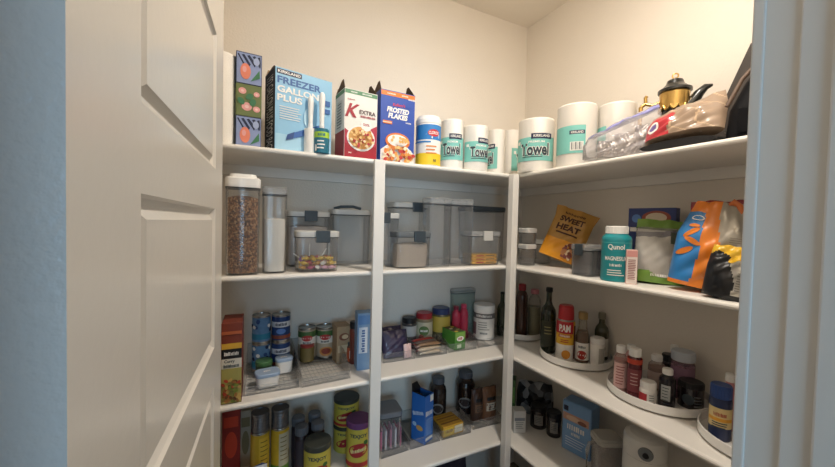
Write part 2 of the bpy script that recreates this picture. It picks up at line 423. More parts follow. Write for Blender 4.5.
def bottle(name, label, cat, c, prof, m, cap, capm, group=None, label_band=None, face=None, fill=None):
    """prof: (fraction of radius, fraction of height); cap: (radius fraction, z0, z1) in fractions"""
    r, h = c['r'], c['h']
    t = thing(name, label, cat, c['p'], c['face'] if face is None else face, group)
    MB().lathe([(a*r, b*h) for a, b in prof], m).build('bottle_body', t)
    cr, a, b = cap; cr *= r; n = 20
    k = MB().lathe([(cr*.98, a*h), (cr, a*h+.001), (cr, b*h-.002), (cr*.94, b*h), (0, b*h)], capm)
    for i in range(n):                                   # grip ribs round the cap
        g = 2*PI*i/n; x, y = cr*math.cos(g), cr*math.sin(g)
        k.tube([(x, y, a*h+.0015), (x, y, b*h-.003)], min(.0009, cr*.08), capm, 5)
    k.build('cap', t)
    if fill:
        q = [(max(0, x*r-.0018), z*h) for x, z in prof if z <= fill[0]+1e-6]
        MB().lathe([(q[0][0], .002)]+q[1:]+[(q[-1][0], fill[0]*h)], fill[1]).build('contents', t)
    if label_band:
        z0, z1, lm = label_band[:3]
        MB().lathe([(r*1.001, z0*h), (r*1.012, z0*h+.0005), (r*1.012, z1*h-.0005), (r*1.001, z1*h)], lm, cap0=False, cap1=False).build('wrap_label', t)
    return t
ROUND = [(.9, 0), (1, .02), (1, .72), (.95, .78), (.7, .85), (.55, .87), (.55, .93)]
JAR = [(.92, 0), (1, .03), (1, .78), (.9, .83), (.86, .84), (.86, .9)]
WINE = [(.93, 0), (1, .015), (1, .6), (.92, .66), (.5, .74), (.38, .79), (.36, .95)]

def container(name, label, cat, p, w, d, h, rz, lidm, latch=None, tint=None, group=None, taper=.93, lid_h=.016, latchx=0, clearlid=False):
    """clear storage canister with a clip lid; origin at the centre of its base"""
    t = thing(name, label, cat, p, rz, group); k = .002; hw, hd = w/2, d/2; a = taper; rr = min(hw, hd)*.35; b = h-lid_h
    MB().loft([(0, hw*a-.004, hd*a-.004, rr), (.004, hw*a, hd*a, rr), (b, hw*.97, hd*.97, rr), (b, hw*.97-k, hd*.97-k, rr-k), (.005, hw*a-k, hd*a-k, rr-k), (.004, hw*a-k-.003, hd*a-k-.003, rr-k)], tint or CLR).build('canister', t)
    l = MB().loft([(b-.006, hw*.985, hd*.985, rr), (b+.001, hw, hd, rr), (h-.004, hw, hd, rr), (h, hw-.004, hd-.004, rr-.003)], lidm); l.build('lid', t)
    MB().loft([(b-.009, hw*.99, hd*.99, rr), (b-.0062, hw*.99, hd*.99, rr)], DGREY).build('seal_ring', t)
    if latch:
        lw = min(.05, w*.36)
        MB().box((latchx-lw/2, -hd-.009, b-.026), (latchx+lw/2, -hd-.0005, h+.002), latch, .003).build('latch', t)
    return t
def rnd_bin(name, label, p, w, d, h, rz=0, hf=None, m=None, grid=False, group=None):
    """clear open shelf bin; origin mid front bottom, walls lean in slightly, the front dips"""
    t = thing(name, label, 'bin', p, rz, group); k = .0022; m = m or CLRD; hf = hf or h
    b = MB().box((-w/2, 0, 0), (w/2, d, k), m).box((-w/2, d-k, k), (w/2, d, h), m).box((-w/2+k, 0, k), (w/2-k, k, hf), m)
    for s in (-1, 1):
        x0, x1 = s*w/2, s*(w/2-k); pr = [(0, k), (d-k, k), (d-k, h), (min(d*.35, .09), h), (.02, hf+(h-hf)*.35), (0, hf)]
        n = len(pr); vs = [(x0, y, z) for y, z in pr]+[(x1, y, z) for y, z in pr]
        b.add(vs, [tuple(range(n)), tuple(range(n, 2*n))[::-1]]+[(i, i+n, (i+1) % n+n, (i+1) % n) for i in range(n)], m)
    b.build('tray', t)
    MB().tube([(-w/2, 0, hf), (w/2, 0, hf)], .0022, m, 8).build('rolled_rim', t)
    MB().tube([(-w/2, d, h), (w/2, d, h)], .0022, m, 8).build('rolled_rim', t)
    if grid:
        g = MB(); gm = mat('8E8E8C', .4)
        for i in range(1, int(w/.016)): x = -w/2+i*.016; g.tube([(x, .006, .005), (x, d-.006, .005)], .0006, gm, 5)
        for i in range(1, int(d/.03)): g.tube([(-w/2+.004, i*.03, .0065), (w/2-.004, i*.03, .0065)], .0009, gm, 5)
        for z in (.012, .02): g.tube([(-w/2+.004, .005, z), (w/2-.004, .005, z)], .0008, gm, 5)
        g.build('wire_grid', t)
    return t
class Bag:
    """pillow or gusset bag standing on its bottom: S(u, v, side) with u, v in 0..1"""
    def __init__(s, w, h, t, seed=1, bottom=.5, crinkle=.006, pinch=0, top=0.02, belly=.45, flare=0, slope=0):
        s.w, s.h, s.t, s.seed, s.bottom, s.cr, s.pinch, s.top, s.belly, s.flare, s.slope = w, h, t, seed, bottom, crinkle, pinch, top, belly, flare, slope
    def prof(s, u, v):
        a = max(0, 1-abs(2*u-1)**2.6)**.6
        if v < s.belly: b = s.bottom+(1-s.bottom)*math.sin(PI/2*v/s.belly)
        else: b = max(0, math.cos(PI/2*(v-s.belly)/(1-s.belly)))**.75
        return a*max(b, s.top if 0 < v else s.top)
    def S(s, u, v, l=0, side=-1):
        th = s.t/2*s.prof(u, v)
        q = s.seed*1.7
        e = min(1, 6*v+.1)*min(1, 5*min(u, 1-u)+.05)
        n = s.cr*e*(math.sin(13*u+9*v+q)*.5+math.sin(-17*u+23*v+2.1*q)*.35+abs(math.sin(9*u-14*v+q*.7))*.7+math.sin(31*u+5*v+q)*.2)
        wv = s.w*(1-s.pinch*max(0, v-.6)/.4+s.flare*max(0, v-.8)/.2)
        x = (u-.5)*wv; z = v*s.h*(1-s.slope*(1-u))+.35*n*v
        return (x, side*(th+n*.6+.0006+l), z)
    def make(s, fm, back=None, nu=36, nv=44):
        b = MB()
        for side in (-1, 1):
            vs = [s.S(i/nu, j/nv, 0, side) for j in range(nv+1) for i in range(nu+1)]; fs = []; ms = []
            for j in range(nv):
                for i in range(nu):
                    f = (j*(nu+1)+i, j*(nu+1)+i+1, (j+1)*(nu+1)+i+1, (j+1)*(nu+1)+i)
                    fs.append(f if side < 0 else f[::-1]); g = fm if side < 0 else (back or fm)
                    ms.append(g((i+.5)/nu, (j+.5)/nv) if callable(g) else g)
            b.add(vs, fs, ms, True)
        # stitch sides, bottom and top
        def strip(p): b.add([s.S(u, v, 0, sd) for u, v in p for sd in (-1, 1)], [(2*i, 2*i+1, 2*i+3, 2*i+2) for i in range(len(p)-1)], fm(.5, .02) if callable(fm) else fm, True)
        strip([(i/nu, 0) for i in range(nu+1)]); strip([(1-i/nu, 1) for i in range(nu+1)])
        strip([(0, 1-j/nv) for j in range(nv+1)]); strip([(1, j/nv) for j in range(nv+1)])
        return b
    def fn(s): return lambda u, v, l: s.S(u, v, l+.0012)

# ------------------------------------------------------------------ top shelf
NAVY = mat('1E2A4A', .5); TEALL = mat('7FC6BD', .6); INK = mat('33434A', .6)
def towel_roll(label, c, face, words=True, barcode=False, u0=None):
    r, h = c['r'], c['h']
    t = thing('paper_towel_roll', label, 'paper towels', c['p'], face, 'paper towel rolls on the top shelf')
    b = MB(); q = r*.33
    prof = [(q, .004), (q+.004, 0), (r*.96, 0), (r, .004), (r*1.004, h*.25), (r*.996, h*.5), (r*1.004, h*.75), (r, h-.005), (r*.97, h), (q+.003, h-.002), (q, h-.008)]
    b.lathe(prof, PAPER, n=48, cap0=False, cap1=False)
    b.build('paper', t)
    MB().lathe([(q-.001, .002), (q-.001, h-.004)], CARD, cap0=False, cap1=False).build('cardboard_core', t)
    MB().lathe([(r*1.004+.0006, .001), (r*1.006+.0008, h*.5), (r*1.004+.0006, h-.001), (r*.93, h+.0012)], WRAP, n=40, cap0=False, cap1=False).build('clear_wrap', t)
    if words is not None:
        P = Print(cylf(r*1.006+.0012)); w = 2*PI*r
        a, e = (-r*1.35, r*1.35) if words else (-r*1.4, r*.35)
        P.rect(a, h*.2, e, h*.64, TEALL, n=28)
        if words:
            P.rect(-r*.15, h*.62-.004, r*1.05, h*.62+.02, NAVY, n=10)
            P.text('KIRKLAND', r*.45, h*.62+.009, .011, WHITE, w=r*.95)
            P.text('PREMIUM', r*.15, h*.55, .009, WHITE, w=r*.9)
            P.text('Towel', r*.05, h*.41, h*.245, WHITE, w=r*1.72, bold=.07).text('Towel', r*.05, h*.41, h*.23, INK, w=r*1.62, bold=.03)
            P.lines(-.0, h*.3, r*1.3, 2, .008, .003, INK)
            P.rect(-r*1.1, h*.52, -r*.85, h*.58, WHITE, n=3)
        else:
            P.rect(-r*.45, h*.5, r*.3, h*.56, NAVY).text('KIRKLAND', -r*.07, h*.53, .009, WHITE, w=r*.6)
            P.rect(-r*.4, h*.24, r*.25, h*.38, WHITE, n=8)
            for i in range(9): P.rect(-r*.34+i*r*.062, h*.255, -r*.34+i*r*.062+r*(.018 if i % 3 else .036), h*.37, INK, n=1)
        P.done(t)
    return t
# leftmost roll, half behind the door
c = Cyl(206, 237, 50, 1, off=.085); note('roll', c)
towel_roll('tall plain white paper towel roll leftmost on the top shelf, half behind the door', c, 0, words=None)

# three tissue boxes stacked
bx = BoxB(236, 262, 53, 1, .05); note('tissue', bx)
pink, coral, lilac, leaf, olive = mat('E9A6A0'), mat('E8876B'), mat('8E9CC4'), mat('3E7A53'), mat('6E7A48')
w = bx['w']; hb = bx['h']/3
for k in range(3):
    nm = ['bottom', 'middle', 'topmost'][k]
    lb = ['tissue box printed with dark leaves and coral fruit, bottom of the stack of three', 'green tissue box printed with pink flowers, middle of the stack of three', 'lilac tissue box printed with navy leaves and coral fruit, topmost of the stack'][k]
    t = carton('tissue_box', lb, 'tissue box', bx['p']+Vector((.0, 0, k*(hb+.0002))), w, .11, hb, math.radians(3), olive if k == 1 else NAVY, 'tissue boxes stacked on the top shelf')
    P = Print(flat(0))
    P.rect(-w/2+.002, .003, w/2-.002, hb-.003, olive if k == 1 else lilac, n=2)
    cl = (lambda u: max(-w/2+.004, min(w/2-.004, u)))
    if k != 1:
        for i in range(5): P.poly([(cl(-w*.5+i*.016), hb*.9), (cl(-w*.4+i*.016), hb*.93), (cl(-w*.15+i*.016), hb*(.6+.04*i)), (cl(-w*.2+i*.016), hb*.57)], NAVY)
        P.ell(-w*.14, hb*.4, w*.2, hb*.25, coral); P.ell(-w*.18, hb*.46, w*.08, hb*.1, pink)
        P.poly([(w*.05, hb*.1), (w*.4, hb*.5), (w*.42, hb*.25)], leaf); P.ell(w*.28, hb*.75, w*.12, hb*.12, mat('A9B6D6'))
    else:
        for (a, b, r_) in ((-.25, .78, .15), (-.08, .3, .2), (.3, .25, .14), (.3, .72, .12)): P.ell(a*w, b*hb, r_*w, r_*w*.9, pink); P.ell(a*w, b*hb, r_*w*.4, r_*w*.35, mat('F3C9C4'))
        for (a, b, r_) in ((.02, .62, .7), (-.3, .45, 2.2), (.15, .45, 1.2)): P.ell(a*w, b*hb, w*.16, hb*.09, leaf, rot=r_)
    P.done(t, 'printed_front')
    if k == 2:
        o = MB().lathe([(.001, 0), (.03, 0), (.03, .0006), (.001, .0006)], WRAP); ob = o.build('dispensing_slot', t); ob.location = (0, .055, hb+.0002)

# freezer bag box
LB = mat('8FC3E2', .45); DB_ = mat('2B5FA0', .45); BLK = mat('22242C', .5)
a = onY(274, 110, YB+.02); b = onY(333, 110, YB+.055); t_ = onY(276, 66, YB+.02)
w = math.hypot(b.x-a.x, .035)-.004; h = t_.z-ZS[1]; rz = math.radians(13)
mid = Vector(((a.x+b.x)/2, YB+.02+.0175+.004, ZS[1])); note('freezer', dict(w=w, h=h))
t = open_carton('freezer_bag_box', 'large light blue open carton of freezer gallon bags', 'box', mid, w, .115, h, rz, LB, CARDIN, CARD, peak=.02)
P = Print(flat(0)); F = w/2
P.rect(-F+.002, .002, F-.002, h*.2, mat('A9D4EA'), n=1)
P.rect(-F+.004, h*.925, -F+.004+w*.42, h*.985, NAVY, n=1).text('KIRKLAND', -F+.004+w*.21, h*.955, .009, WHITE, w=w*.38)
P.text('FREEZER', -F+w*.41, h*.855, h*.085, DB_, w=w*.76, bold=.03).text('GALLON', -F+w*.39, h*.745, h*.08, WHITE, w=w*.72, bold=.03).text('PLUS', -F+w*.24, h*.64, h*.08, WHITE, w=w*.42, bold=.03)
P.lines(-F+w*.27, h*.53, w*.4, 6, .008, .0025, WHITE)
P.rect(F-w*.16, h*.66, F-w*.04, h*.73, DB_, n=1).rect(F-w*.16, h*.56, F-w*.04, h*.62, DB_, n=1)
P.ell(w*.05, h*.45, w*.07, h*.12, mat('B9DDEF')); P.poly([(-F+w*.2, h*.2), (F-w*.15, h*.42), (F-w*.12, h*.33), (-F+w*.18, h*.13)], mat('3D6BB0'))
P.poly([(-F+w*.2, h*.2), (-F+w*.32, h*.245), (-F+w*.3, h*.16), (-F+w*.18, h*.13)], mat('2A4B85'))
P.done(t, 'printed_front')
P = Print(lambda u, v, l: (-w/2-l, .0575-u, v)); P.rect(-.057, .001, .057, h-.001, BLK, n=1)
P.text('192 GALLON PLUS FOOD BAGS', 0, h*.47, .07, WHITE, w=h*.92, rot=-PI/2, bold=.005); P.done(t, 'printed_side')

# two lint rollers standing before it
for (x0, x1, xh, yt, yb, green, lb) in ((304, 314, 310, 95, 150, 0, 'white lint roller with plain white sleeve, left of the pair before the freezer box'), (312, 331, 318, 92, 152, 1, 'lint roller with teal and lime sleeve and white handle, right of the pair')):
    c = Cyl(x0 if green else 304, x1 if green else 321, 128, 1, off=.016 if green else -.0 + .02); r = .0255 if green else .021
    if not green: c['p'] = c['p']+Vector((-.006, .012, 0))
    d = ray(xh, yt); zt = EYE+d.z/math.hypot(d.x, d.y)*c['R']; hh = zt-ZS[1]; s = .085
    t = thing('lint_roller', lb, 'lint roller', c['p'], c['face'], 'lint rollers on the top shelf')
    TE = mat('1F6F86', .4)
    if green: MB().lathe([(r, 0, TE), (r*1.02, .002, TE), (r*1.02, s*.62, mat('A6CE3F')), (r*1.02, s*.86, TE), (r*1.02, s-.002, TE), (r, s, TE), (r*.4, s)], TE).build('sleeve', t)
    else: MB().lathe([(r, 0), (r*1.02, .002), (r*1.02, s-.002), (r, s), (r*.4, s)], WHITE).build('sleeve', t)
    MB().lathe([(.008, s), (.009, s+.012), (.0075, s+.02), (.0085, s+.05), (.0105, hh-.02), (.009, hh-.006), (.004, hh), (0, hh)], WHITEP).build('handle', t)
    if green:
        P = Print(cylf(r*1.02)); P.squig('lint', 0, s*.74, .012, TE, w=.026); P.lines(0, s*.45, .03, 3, .012, .0045, WHITE); P.ell(-.02, s*.2, .004, .012, WHITE); P.done(t)

# two cereal boxes
def cereal(x0, x1, yb_, yt, off, kind, rz):
    bx = BoxB(x0, x1, yt, 1, off); w, h = bx['w'], bx['h']; note(kind, bx); F = w/2
    red, wht = mat('A21E31', .4), mat('EDE7DF', .4)
    if kind == 'k':
        t = open_carton('cereal_box', 'white and red open cereal box with a big red K and bowl of flakes', 'cereal box', bx['p'], w, .1, h, rz, wht, CARDIN, CARD, 'open cereal boxes', peak=.045)
        P = Print(flat(0)); g = mat('5E8F6B')
        P.rect(-F+.001, h*.93, F-.001, h*.99, g, n=1).squig('Special', -F*.45, h*.96, .006, WHITE).squig('family size', F*.35, h*.96, .006, WHITE)
        P.rect(-F+.001, .001, F-.001, h*.22, red, n=1)
        P.poly([(-F+.001, h*.2), (-F+.001, h*.42), (-F*.6, h*.36), (F*.2, h*.4), (F-.001, h*.52), (F-.001, h*.2)], mat('B5334A'))
        P.text("Kellogg's", -F*.62, h*.845, .008, red, w=w*.22, shear=.2)
        P.text('K', -F*.5, h*.69, h*.2, red, w=w*.34, shear=.35, bold=.03)
        P.text('EXTRA', F*.38, h*.69, h*.06, mat('4A2A2E'), w=w*.5).squig('Red Berries', F*.4, h*.625, h*.032, red, w=w*.46)
        P.ell(0, h*.3, w*.43, h*.19, WHITE); P.ell(0, h*.305, w*.38, h*.165, mat('D9A45F'))
        P.ell(F*.3, h*.5, w*.17, h*.085, WHITE).text('50%', F*.3, h*.51, h*.04, red, w=w*.2)
        for i in range(60):
            q, s = random.random()*6.28, random.random()**.5
            P.ell(w*.35*s*math.cos(q), h*(.305+.15*s*math.sin(q)), w*.045, h*.02, [mat('C98A45'), mat('E7BE7C'), mat('B8353F'), mat('F0D9A8')][i % 4], 8, rot=random.random()*3)
        P.squig("30g", -F*.75, h*.06, .006, WHITE); P.done(t, 'printed_front')
        P = Print(lambda u, v, l: (-w/2-l, .05-u, v)); P.rect(-.0495, .001, .0495, h*.4, red, n=1).rect(-.0495, h*.93, .0495, h*.99, g, n=1)
        P.rect(-.028, h*.5, .028, h*.85, mat('D9D2C8'), n=1).lines(0, h*.8, .048, 9, .011, .003, INK); P.done(t, 'printed_side')
    else:
        bl = mat('2A4FA8', .4); orr = mat('E07A2E', .4)
        t = open_carton('cereal_box', 'blue open box of frosted corn flakes with a bowl of cereal', 'cereal box', bx['p'], w, .1, h, rz, bl, CARDIN, CARD, 'open cereal boxes', peak=.045)
        P = Print(flat(0))
        P.rect(-F+.001, h*.925, F-.001, h*.99, orr, n=1).squig('breakfast', -F*.4, h*.957, .006, WHITE, w=w*.25).squig('sweet', F*.4, h*.957, .006, WHITE, w=w*.2)
        P.text("Kellogg's", F*.05, h*.81, h*.055, mat('D8404A'), w=w*.36, rot=.03, shear=.15)
        P.text('FROSTED', 0, h*.735, h*.075, WHITE, w=w*.64, rot=-.02, shear=.15, bold=.05).text('FLAKES', 0, h*.65, h*.075, WHITE, w=w*.56, rot=-.02, shear=.15, bold=.05)
        P.squig('CEREAL', F*.62, h*.58, .007, WHITE, w=w*.16).rect(-F+.01, h*.53, -F*.35, h*.575, orr, n=1).squig('12 vitamins', -F*.63, h*.552, .005, WHITE, w=w*.26)
        P.poly([(-F+.001, .001), (-F+.001, h*.16), (-F*.5, h*.26), (0, h*.22), (F*.5, h*.25), (F-.001, h*.14), (F-.001, .001)], WHITE)
        P.ell(0, h*.3, w*.36, h*.12, orr); P.ell(0, h*.31, w*.3, h*.085, WHITE)
        for i in range(80):
            u = (random.random()-.5)*w*.9; v = h*(.015+.2*random.random()*(1-(2*u/w)**2*.5))
            P.ell(u, v, w*.06, h*.024, [mat('E39A4A'), mat('F0C27E'), mat('D87A38'), mat('C63A3A'), mat('FBE9C9')][i % 5], 8, rot=random.random()*3)
        for i in range(14): P.ell((random.random()-.5)*w*.5, h*(.31+.06*(random.random()-.5)), w*.045, h*.02, mat('EDB565'), 8, rot=random.random()*3)
        P.squig('16.9 oz', F*.62, h*.885, .008, WHITE, w=w*.2); P.done(t, 'printed_front')
cereal(344, 378, 157, 91, .03, 'k', math.radians(6))
cereal(380.5, 415, 161, 92, .03, 'f', math.radians(2))

# disinfecting wipes
c = Cyl(416, 441, 113, 1, off=.06); r, h = c['r'], c['h']; note('wipes', c)
t = thing('wipes_canister', 'blue, white and yellow canister of disinfecting wipes with white lid', 'wipes', c['p'], c['face'])
MB().lathe([(r*.95, 0), (r, .003), (r, h*.8), (r*.97, h*.82)], WHITE).build('canister', t)
MB().lathe([(r*1.0, h*.82), (r*1.02, h*.83), (r*1.02, h*.9), (r*.9, h*.97), (r*.5, h), (0, h)], WHITEP).build('lid', t)
P = Print(cylf(r)); g = mat('2E7FC4', .4)
P.rect(-r*1.5, h*.5, r*1.5, h*.79, g, n=20).rect(-r*1.5, .003, r*1.5, h*.24, mat('F2CE2B'), n=20)
P.poly([(-r*.2, h*.6), (r*.35, h*.7), (r*.95, h*.66), (r*.95, h*.54), (r*.3, h*.52)], WHITE)
P.ell(r*.45, h*.63, r*.5, h*.07, mat('C7343C')).text('CLOROX', r*.45, h*.63, h*.06, WHITE, w=r*.85).rect(-r*1.4, h*.44, r*.2, h*.47, g, n=10)
P.lines(r*.3, h*.36, r*.9, 3, .014, .005, mat('E08A3A')); P.squig('75', r*.55, h*.1, h*.06, INK); P.done(t)

# paper towels in the middle and round the corner
specs = [((441, 463.5, 118.5), dict(off=.1), -.1, 'white paper towel roll with teal label, right beside the wipes canister', True),
         ((463, 488, 124.5), dict(off=.065), .35, 'white paper towel roll with teal label, second from the wipes canister', True),
         ((487.5, 505, 129), dict(off=.2), -1.15, 'paper towel roll turned sideways with label edge to its left, beside the corner', True),
         ((503, 520, 129.5), dict(off=.235), 1.35, 'paper towel roll furthest back in the corner behind the corner post', True)]
for (a, dct, df, lb, ww) in specs:
    c = Cyl(*a, 1, **dct); note('roll', c); towel_roll(lb, c, c['face']+df, ww)
for (a, dct, df, lb, ww) in [((518.5, 554, 117), dict(run='R', off=.066), -.12, 'white paper towel roll facing out with teal towel label, first on the right wall', True),
                 ((557, 597, 102), dict(run='R', off=.09), .1, 'tall white paper towel roll with a barcode on its teal label', False),
                 ((598, 636, 101), dict(run='R', off=.2), -.9, 'paper towel roll partly hidden behind the clear zip bag', False)]:
    c = Cyl(*a, 1, **dct); note('rollR', c); towel_roll(lb, c, c['face']+df, ww)

# clear zip bag with silver packets
p = onX(622, 140, XR+.085); p.z = ZS[1]+.012; A = az(622, 140)
bg_ = Bag(.25, .185, .1, 3, .75, .014, .15, belly=.3, slope=.55)
t = thing('zip_bag', 'clear plastic zip bag with shiny silver packets in front of the towel rolls', 'bag', p, -A+.05, rx=-.12)
bg_.make(clear('E8E4EA', .27, .12, 1.6)).build('plastic_film', t)
z = MB(); zm = mat('8C8CC8', .3)
z.rings([[bg_.S(u, v, .001, sd) for v, sd in ((.9, -1), (.97, -1), (.97, 1), (.9, 1))] for u in [i/16 for i in range(17)]], zm); z.build('zip_seal', t)
foil = mat('A9A29C', .35, .6, var=.25, vs=30, bump=.5, bs=40)
for i, (x, zz, r_) in enumerate(((-.045, .004, .2), (.015, .004, -.1), (.07, .006, .15))):
    q = Bag(.07, [.06, .085, .105][i], .03, 5+i, .4, .006)
    o = q.make(foil).build('foil_packet'); o.matrix_world = Matrix.Translation(p)@Matrix.Rotation(-A+.05, 4, 'Z')@Matrix.Rotation(-.12, 4, 'X')@Matrix.Translation((x, 0, zz))@Matrix.Rotation(r_*.4, 4, 'Y')
    tag(o, ['silver foil packet at the left end inside the clear zip bag', 'silver foil packet in the middle of the clear zip bag', 'silver foil packet at the right end inside the clear zip bag'][i], 'packet', 'foil packets in the zip bag')

# black and gold coffee pot
c = Cyl(658, 692, 69, 1, run='R', off=.25); r, h = c['r'], c['h']; note('dallah', c)
t = thing('coffee_pot', 'ornate black coffee pot with gold band, curved spout and gold finial', 'coffee pot', c['p'], c['face'])
KB = mat('1C1E1D', .3, coat=.4)
MB().lathe([(r*.95, 0), (r*1.02, .004), (r*1.15, h*.1), (r*1.2, h*.22), (r*1.05, h*.38), (r*.86, h*.5), (r*.82, h*.62), (r*.86, h*.77)], KB, cap1=False).build('body', t)
band = MB().lathe([(r*.85, h*.625), (r*.885, h*.63), (r*.9, h*.69), (r*.92, h*.775), (r*.9, h*.785), (r*.86, h*.787)], GOLD, cap0=False, cap1=False)
n = 12
for i in range(n):
    g = 2*PI*i/n; x, y = r*.875*math.cos(g), r*.875*math.sin(g)
    band.rings([[(x*(1+.05*(1-abs(q))), y*(1+.05*(1-abs(q))), 0) for q in (0,)]*3], GOLD, False, False) if False else None
    pts = [(r*.9*math.cos(g+a)*(1+.01), r*.9*math.sin(g+a)*(1.01), h*.63-.016*math.cos(a*6)) for a in [(-.26+.52*k/6) for k in range(7)]]
    band.tube(pts, .004, GOLD, 6)
    mid_ = [(r*.9*math.cos(g+a), r*.9*math.sin(g+a), h*.631) for a in [(-.26+.52*k/6) for k in range(7)]]
    band.rings([pts, mid_], GOLD, False, False, True, closed=False)
band.build('gold_band', t)
MB().lathe([(r*.9, h*.787), (r*1.04, h*.793), (r*1.04, h*.82), (r*.8, h*.845), (r*.58, h*.88), (r*.48, h*.925), (r*.25, h*.942), (0, h*.944)], KB).build('lid', t)
f = MB().lathe([(.004, h*.942), (.009, h*.95), (.004, h*.958), (0, h*.959)], GOLD)
f.tube([(.0085*math.cos(k*PI/8), 0, h*.978+.0085*math.sin(k*PI/8)) for k in range(17)], .0025, GOLD, 6); f.build('finial', t)
MB().tube([(r*.75, 0, h*.6), (r*1.1, -.004, h*.66), (r*1.4, -.006, h*.74), (r*1.75, -.006, h*.795), (r*2.1, -.004, h*.805)], [.022, .019, .015, .011, .004], KB, 10).build('spout', t)
hd = MB().tube([(-r*.85, 0, h*.7), (-r*1.35, 0, h*.68), (-r*1.75, 0, h*.71), (-r*2.05, 0, h*.68)], [.007, .006, .007, .006], GOLD, 8)
hd.tube([(-r*1.75, 0, h*.71), (-r*1.78, 0, h*.78), (-r*1.7, 0, h*.8)], .006, GOLD, 8).tube([(-r*2.05, 0, h*.68), (-r*2.1, 0, h*.45), (-r*1.6, 0, h*.25), (-r*1.1, 0, h*.2)], .007, GOLD, 8); hd.build('handle', t)

# red and tan bag of sweets lying on the dotted fabric, black tote at the end
p = onX(684, 140, XR+.07); p.z = ZS[1]
A = az(684, 128)
dots = Bag(.2, .15, .028, 9, .9, .003, .1)
t = thing('dotted_pouch', 'black dotted fabric pouch lying flat beneath the red and tan bag', 'pouch', Vector((XR+.035, .6, ZS[1]+.017)), -PI/2+.05, rx=-1.5)
dots.make(BLACK, BLACK, 24, 20).build('fabric', t)
P = Print(lambda u, v, l: dots.S(u, v, l+.0015, -1))
P2 = Print(lambda u, v, l: (lambda q: (q[0], q[1], q[2]-.002))(dots.S(u, 0, 0, -1)), )
for i in range(14):
    for j in range(4): P.ell(.06+i*.066, .04+j*.2+.1*(i % 2), .014, .026, mat('B9B4AA'), 8)
P.done(t, 'dots')
tan = mat('9A8470', .35, var=.3, vs=25, coat=.5); redb = mat('B5323C', .3, coat=.4); tan2 = mat('C3A98C', .3, var=.2, vs=30, coat=.5)
sw = Bag(.205, .135, .07, 4, .85, .008, .12, belly=.4, slope=.3)
p2 = onX(682, 118, XR+.055)
t = thing('snack_bag', 'red and tan see-through bag of biscuits lying aslant on the dotted pouch', 'bag', Vector((XR+.065, .598, ZS[1]+.04)), -PI/2+.1, rx=-.42, ry=-.05)
sw.make(lambda u, v: redb if u < .3+.12*math.sin(3*v) and v < .75 else (redb if v < .12 and u < .4 else (tan2 if (u*3.3+v*2+.3*math.sin(9*v)) % 1 < .1 else tan)), tan).build('film', t)
P = Print(sw.fn()); P.ell(.15, .35, .09, .17, WHITE); P.ell(.15, .35, .06, .1, mat('7A6AA8')); P.done(t)
p = onX(745, 130, XR+.1); 
t = thing('tote_bag', 'black soft tote bag with brown edge at the right end of the top shelf', 'bag', (XR+.165, .345, ZS[1]+.0), -PI/2+.05)
b = MB(); W2, hh = .15, .255
secs = [(0, W2, .1, .03), (.01, W2+.004, .105, .03), (.09, W2, .095, .03), (.16, W2*.86, .07, .03), (.22, W2*.7, .035, .02), (hh, W2*.62, .012, .01)]
BK = mat('0C0C0F', .65, bump=.5, bs=30)
BK.node_tree.nodes['Principled BSDF'].inputs['Specular IOR Level'].default_value = .12
b.loft(secs, BK); b.build('fabric_body', t)
MB().tube([(-W2*1.0, -.09, .1), (-W2*.85, -.07, .17), (-W2*.66, -.03, .23), (-W2*.4, 0, hh+.004), (W2*.4, 0, hh+.004)], .0055, mat('5A4638', .6), 8).build('edge_piping', t)
bp_ = MB(); pp = [(-.3, .015), (-.262, .1), (-.172, .335), (.1, .335), (.1, .015)]
bp_.rings([[(x, y, z) for x, z in pp] for y in (.112, .126)], mat('3B332D', .6), smooth=False); bp_.build('back_panel', t)
MB().box((-W2*.8, -.112, .02), (W2*.8, -.1045, .085), BK, .003).build('front_pocket', t)

# ------------------------------------------------------------------ second shelf, back wall
GLID = mat('C9C7C2', .35); SLATE = mat('39434A', .4)
def contB(name, label, x0, x1, yt, off, lidm, S=2, d=None, latch=None, latchpx=None, **k):
    bx = BoxB(x0, x1, yt, S, off); w = bx['w']; d = d or w; note(label[:26], dict(w=w, h=bx['h']))
    lx = 0
    if latchpx: lx = onY(latchpx, yt+5, YB+off).x-bx['p'].x
    p = bx['p']+Vector((0, d/2, 0))
    return container(name, label, 'container', p, w, d, bx['h'], 0, lidm, latch, latchx=lx, group='clear food containers', **k), p, w, d, bx['h']
def fillbox(name, label, cat, p, w, d, h, m, mound=.006):
    rr = min(w, d)*.33; f = MB(); a = .93*.5
    n = 7
    secs = [(.0065, w*a-.0045, d*a-.0045, rr), (h*.5, w*a*1.0-.0025, d*a-.0025, rr), (h-.002, w*a*1.015-.003, d*a*1.015-.003, rr), (h, w*a-.006, d*a-.006, rr), (h+mound, w*.2, d*.2, rr)]
    f.loft(secs, m); return solo(f, name, label, cat, p, kind='stuff')
CER = voro(['8A5A34', '6B4226', 'A8764A', '4E3020', 'B08860', '755034'], 190)
_, p, w, d, h = contB('food_container', 'tall clear cereal container with thick white lid, first on the second shelf', 224.5, 261, 177, .012, WHITEP, d=.11, lid_h=.026, tint=CLR)
fillbox('breakfast_cereal', 'brown cluster cereal filling the tall white-lidded container', 'cereal', p, w, d, h*.8, CER)
MB().loft([(0, w*.4, .042, .02), (.012, w*.37, .04, .02)], WHITEP).build('pour_flap', _).location = (0, 0, h)
_, p, w, d, h = contB('food_container', 'tall narrow clear container of white flour beside the cereal container', 262.5, 288, 186.5, .03, CLRM, d=.085, lid_h=.02)
fillbox('flour', 'white flour filling two thirds of the tall narrow container', 'flour', p, w, d, h*.63, mat('EDE8DF', .95), .003)
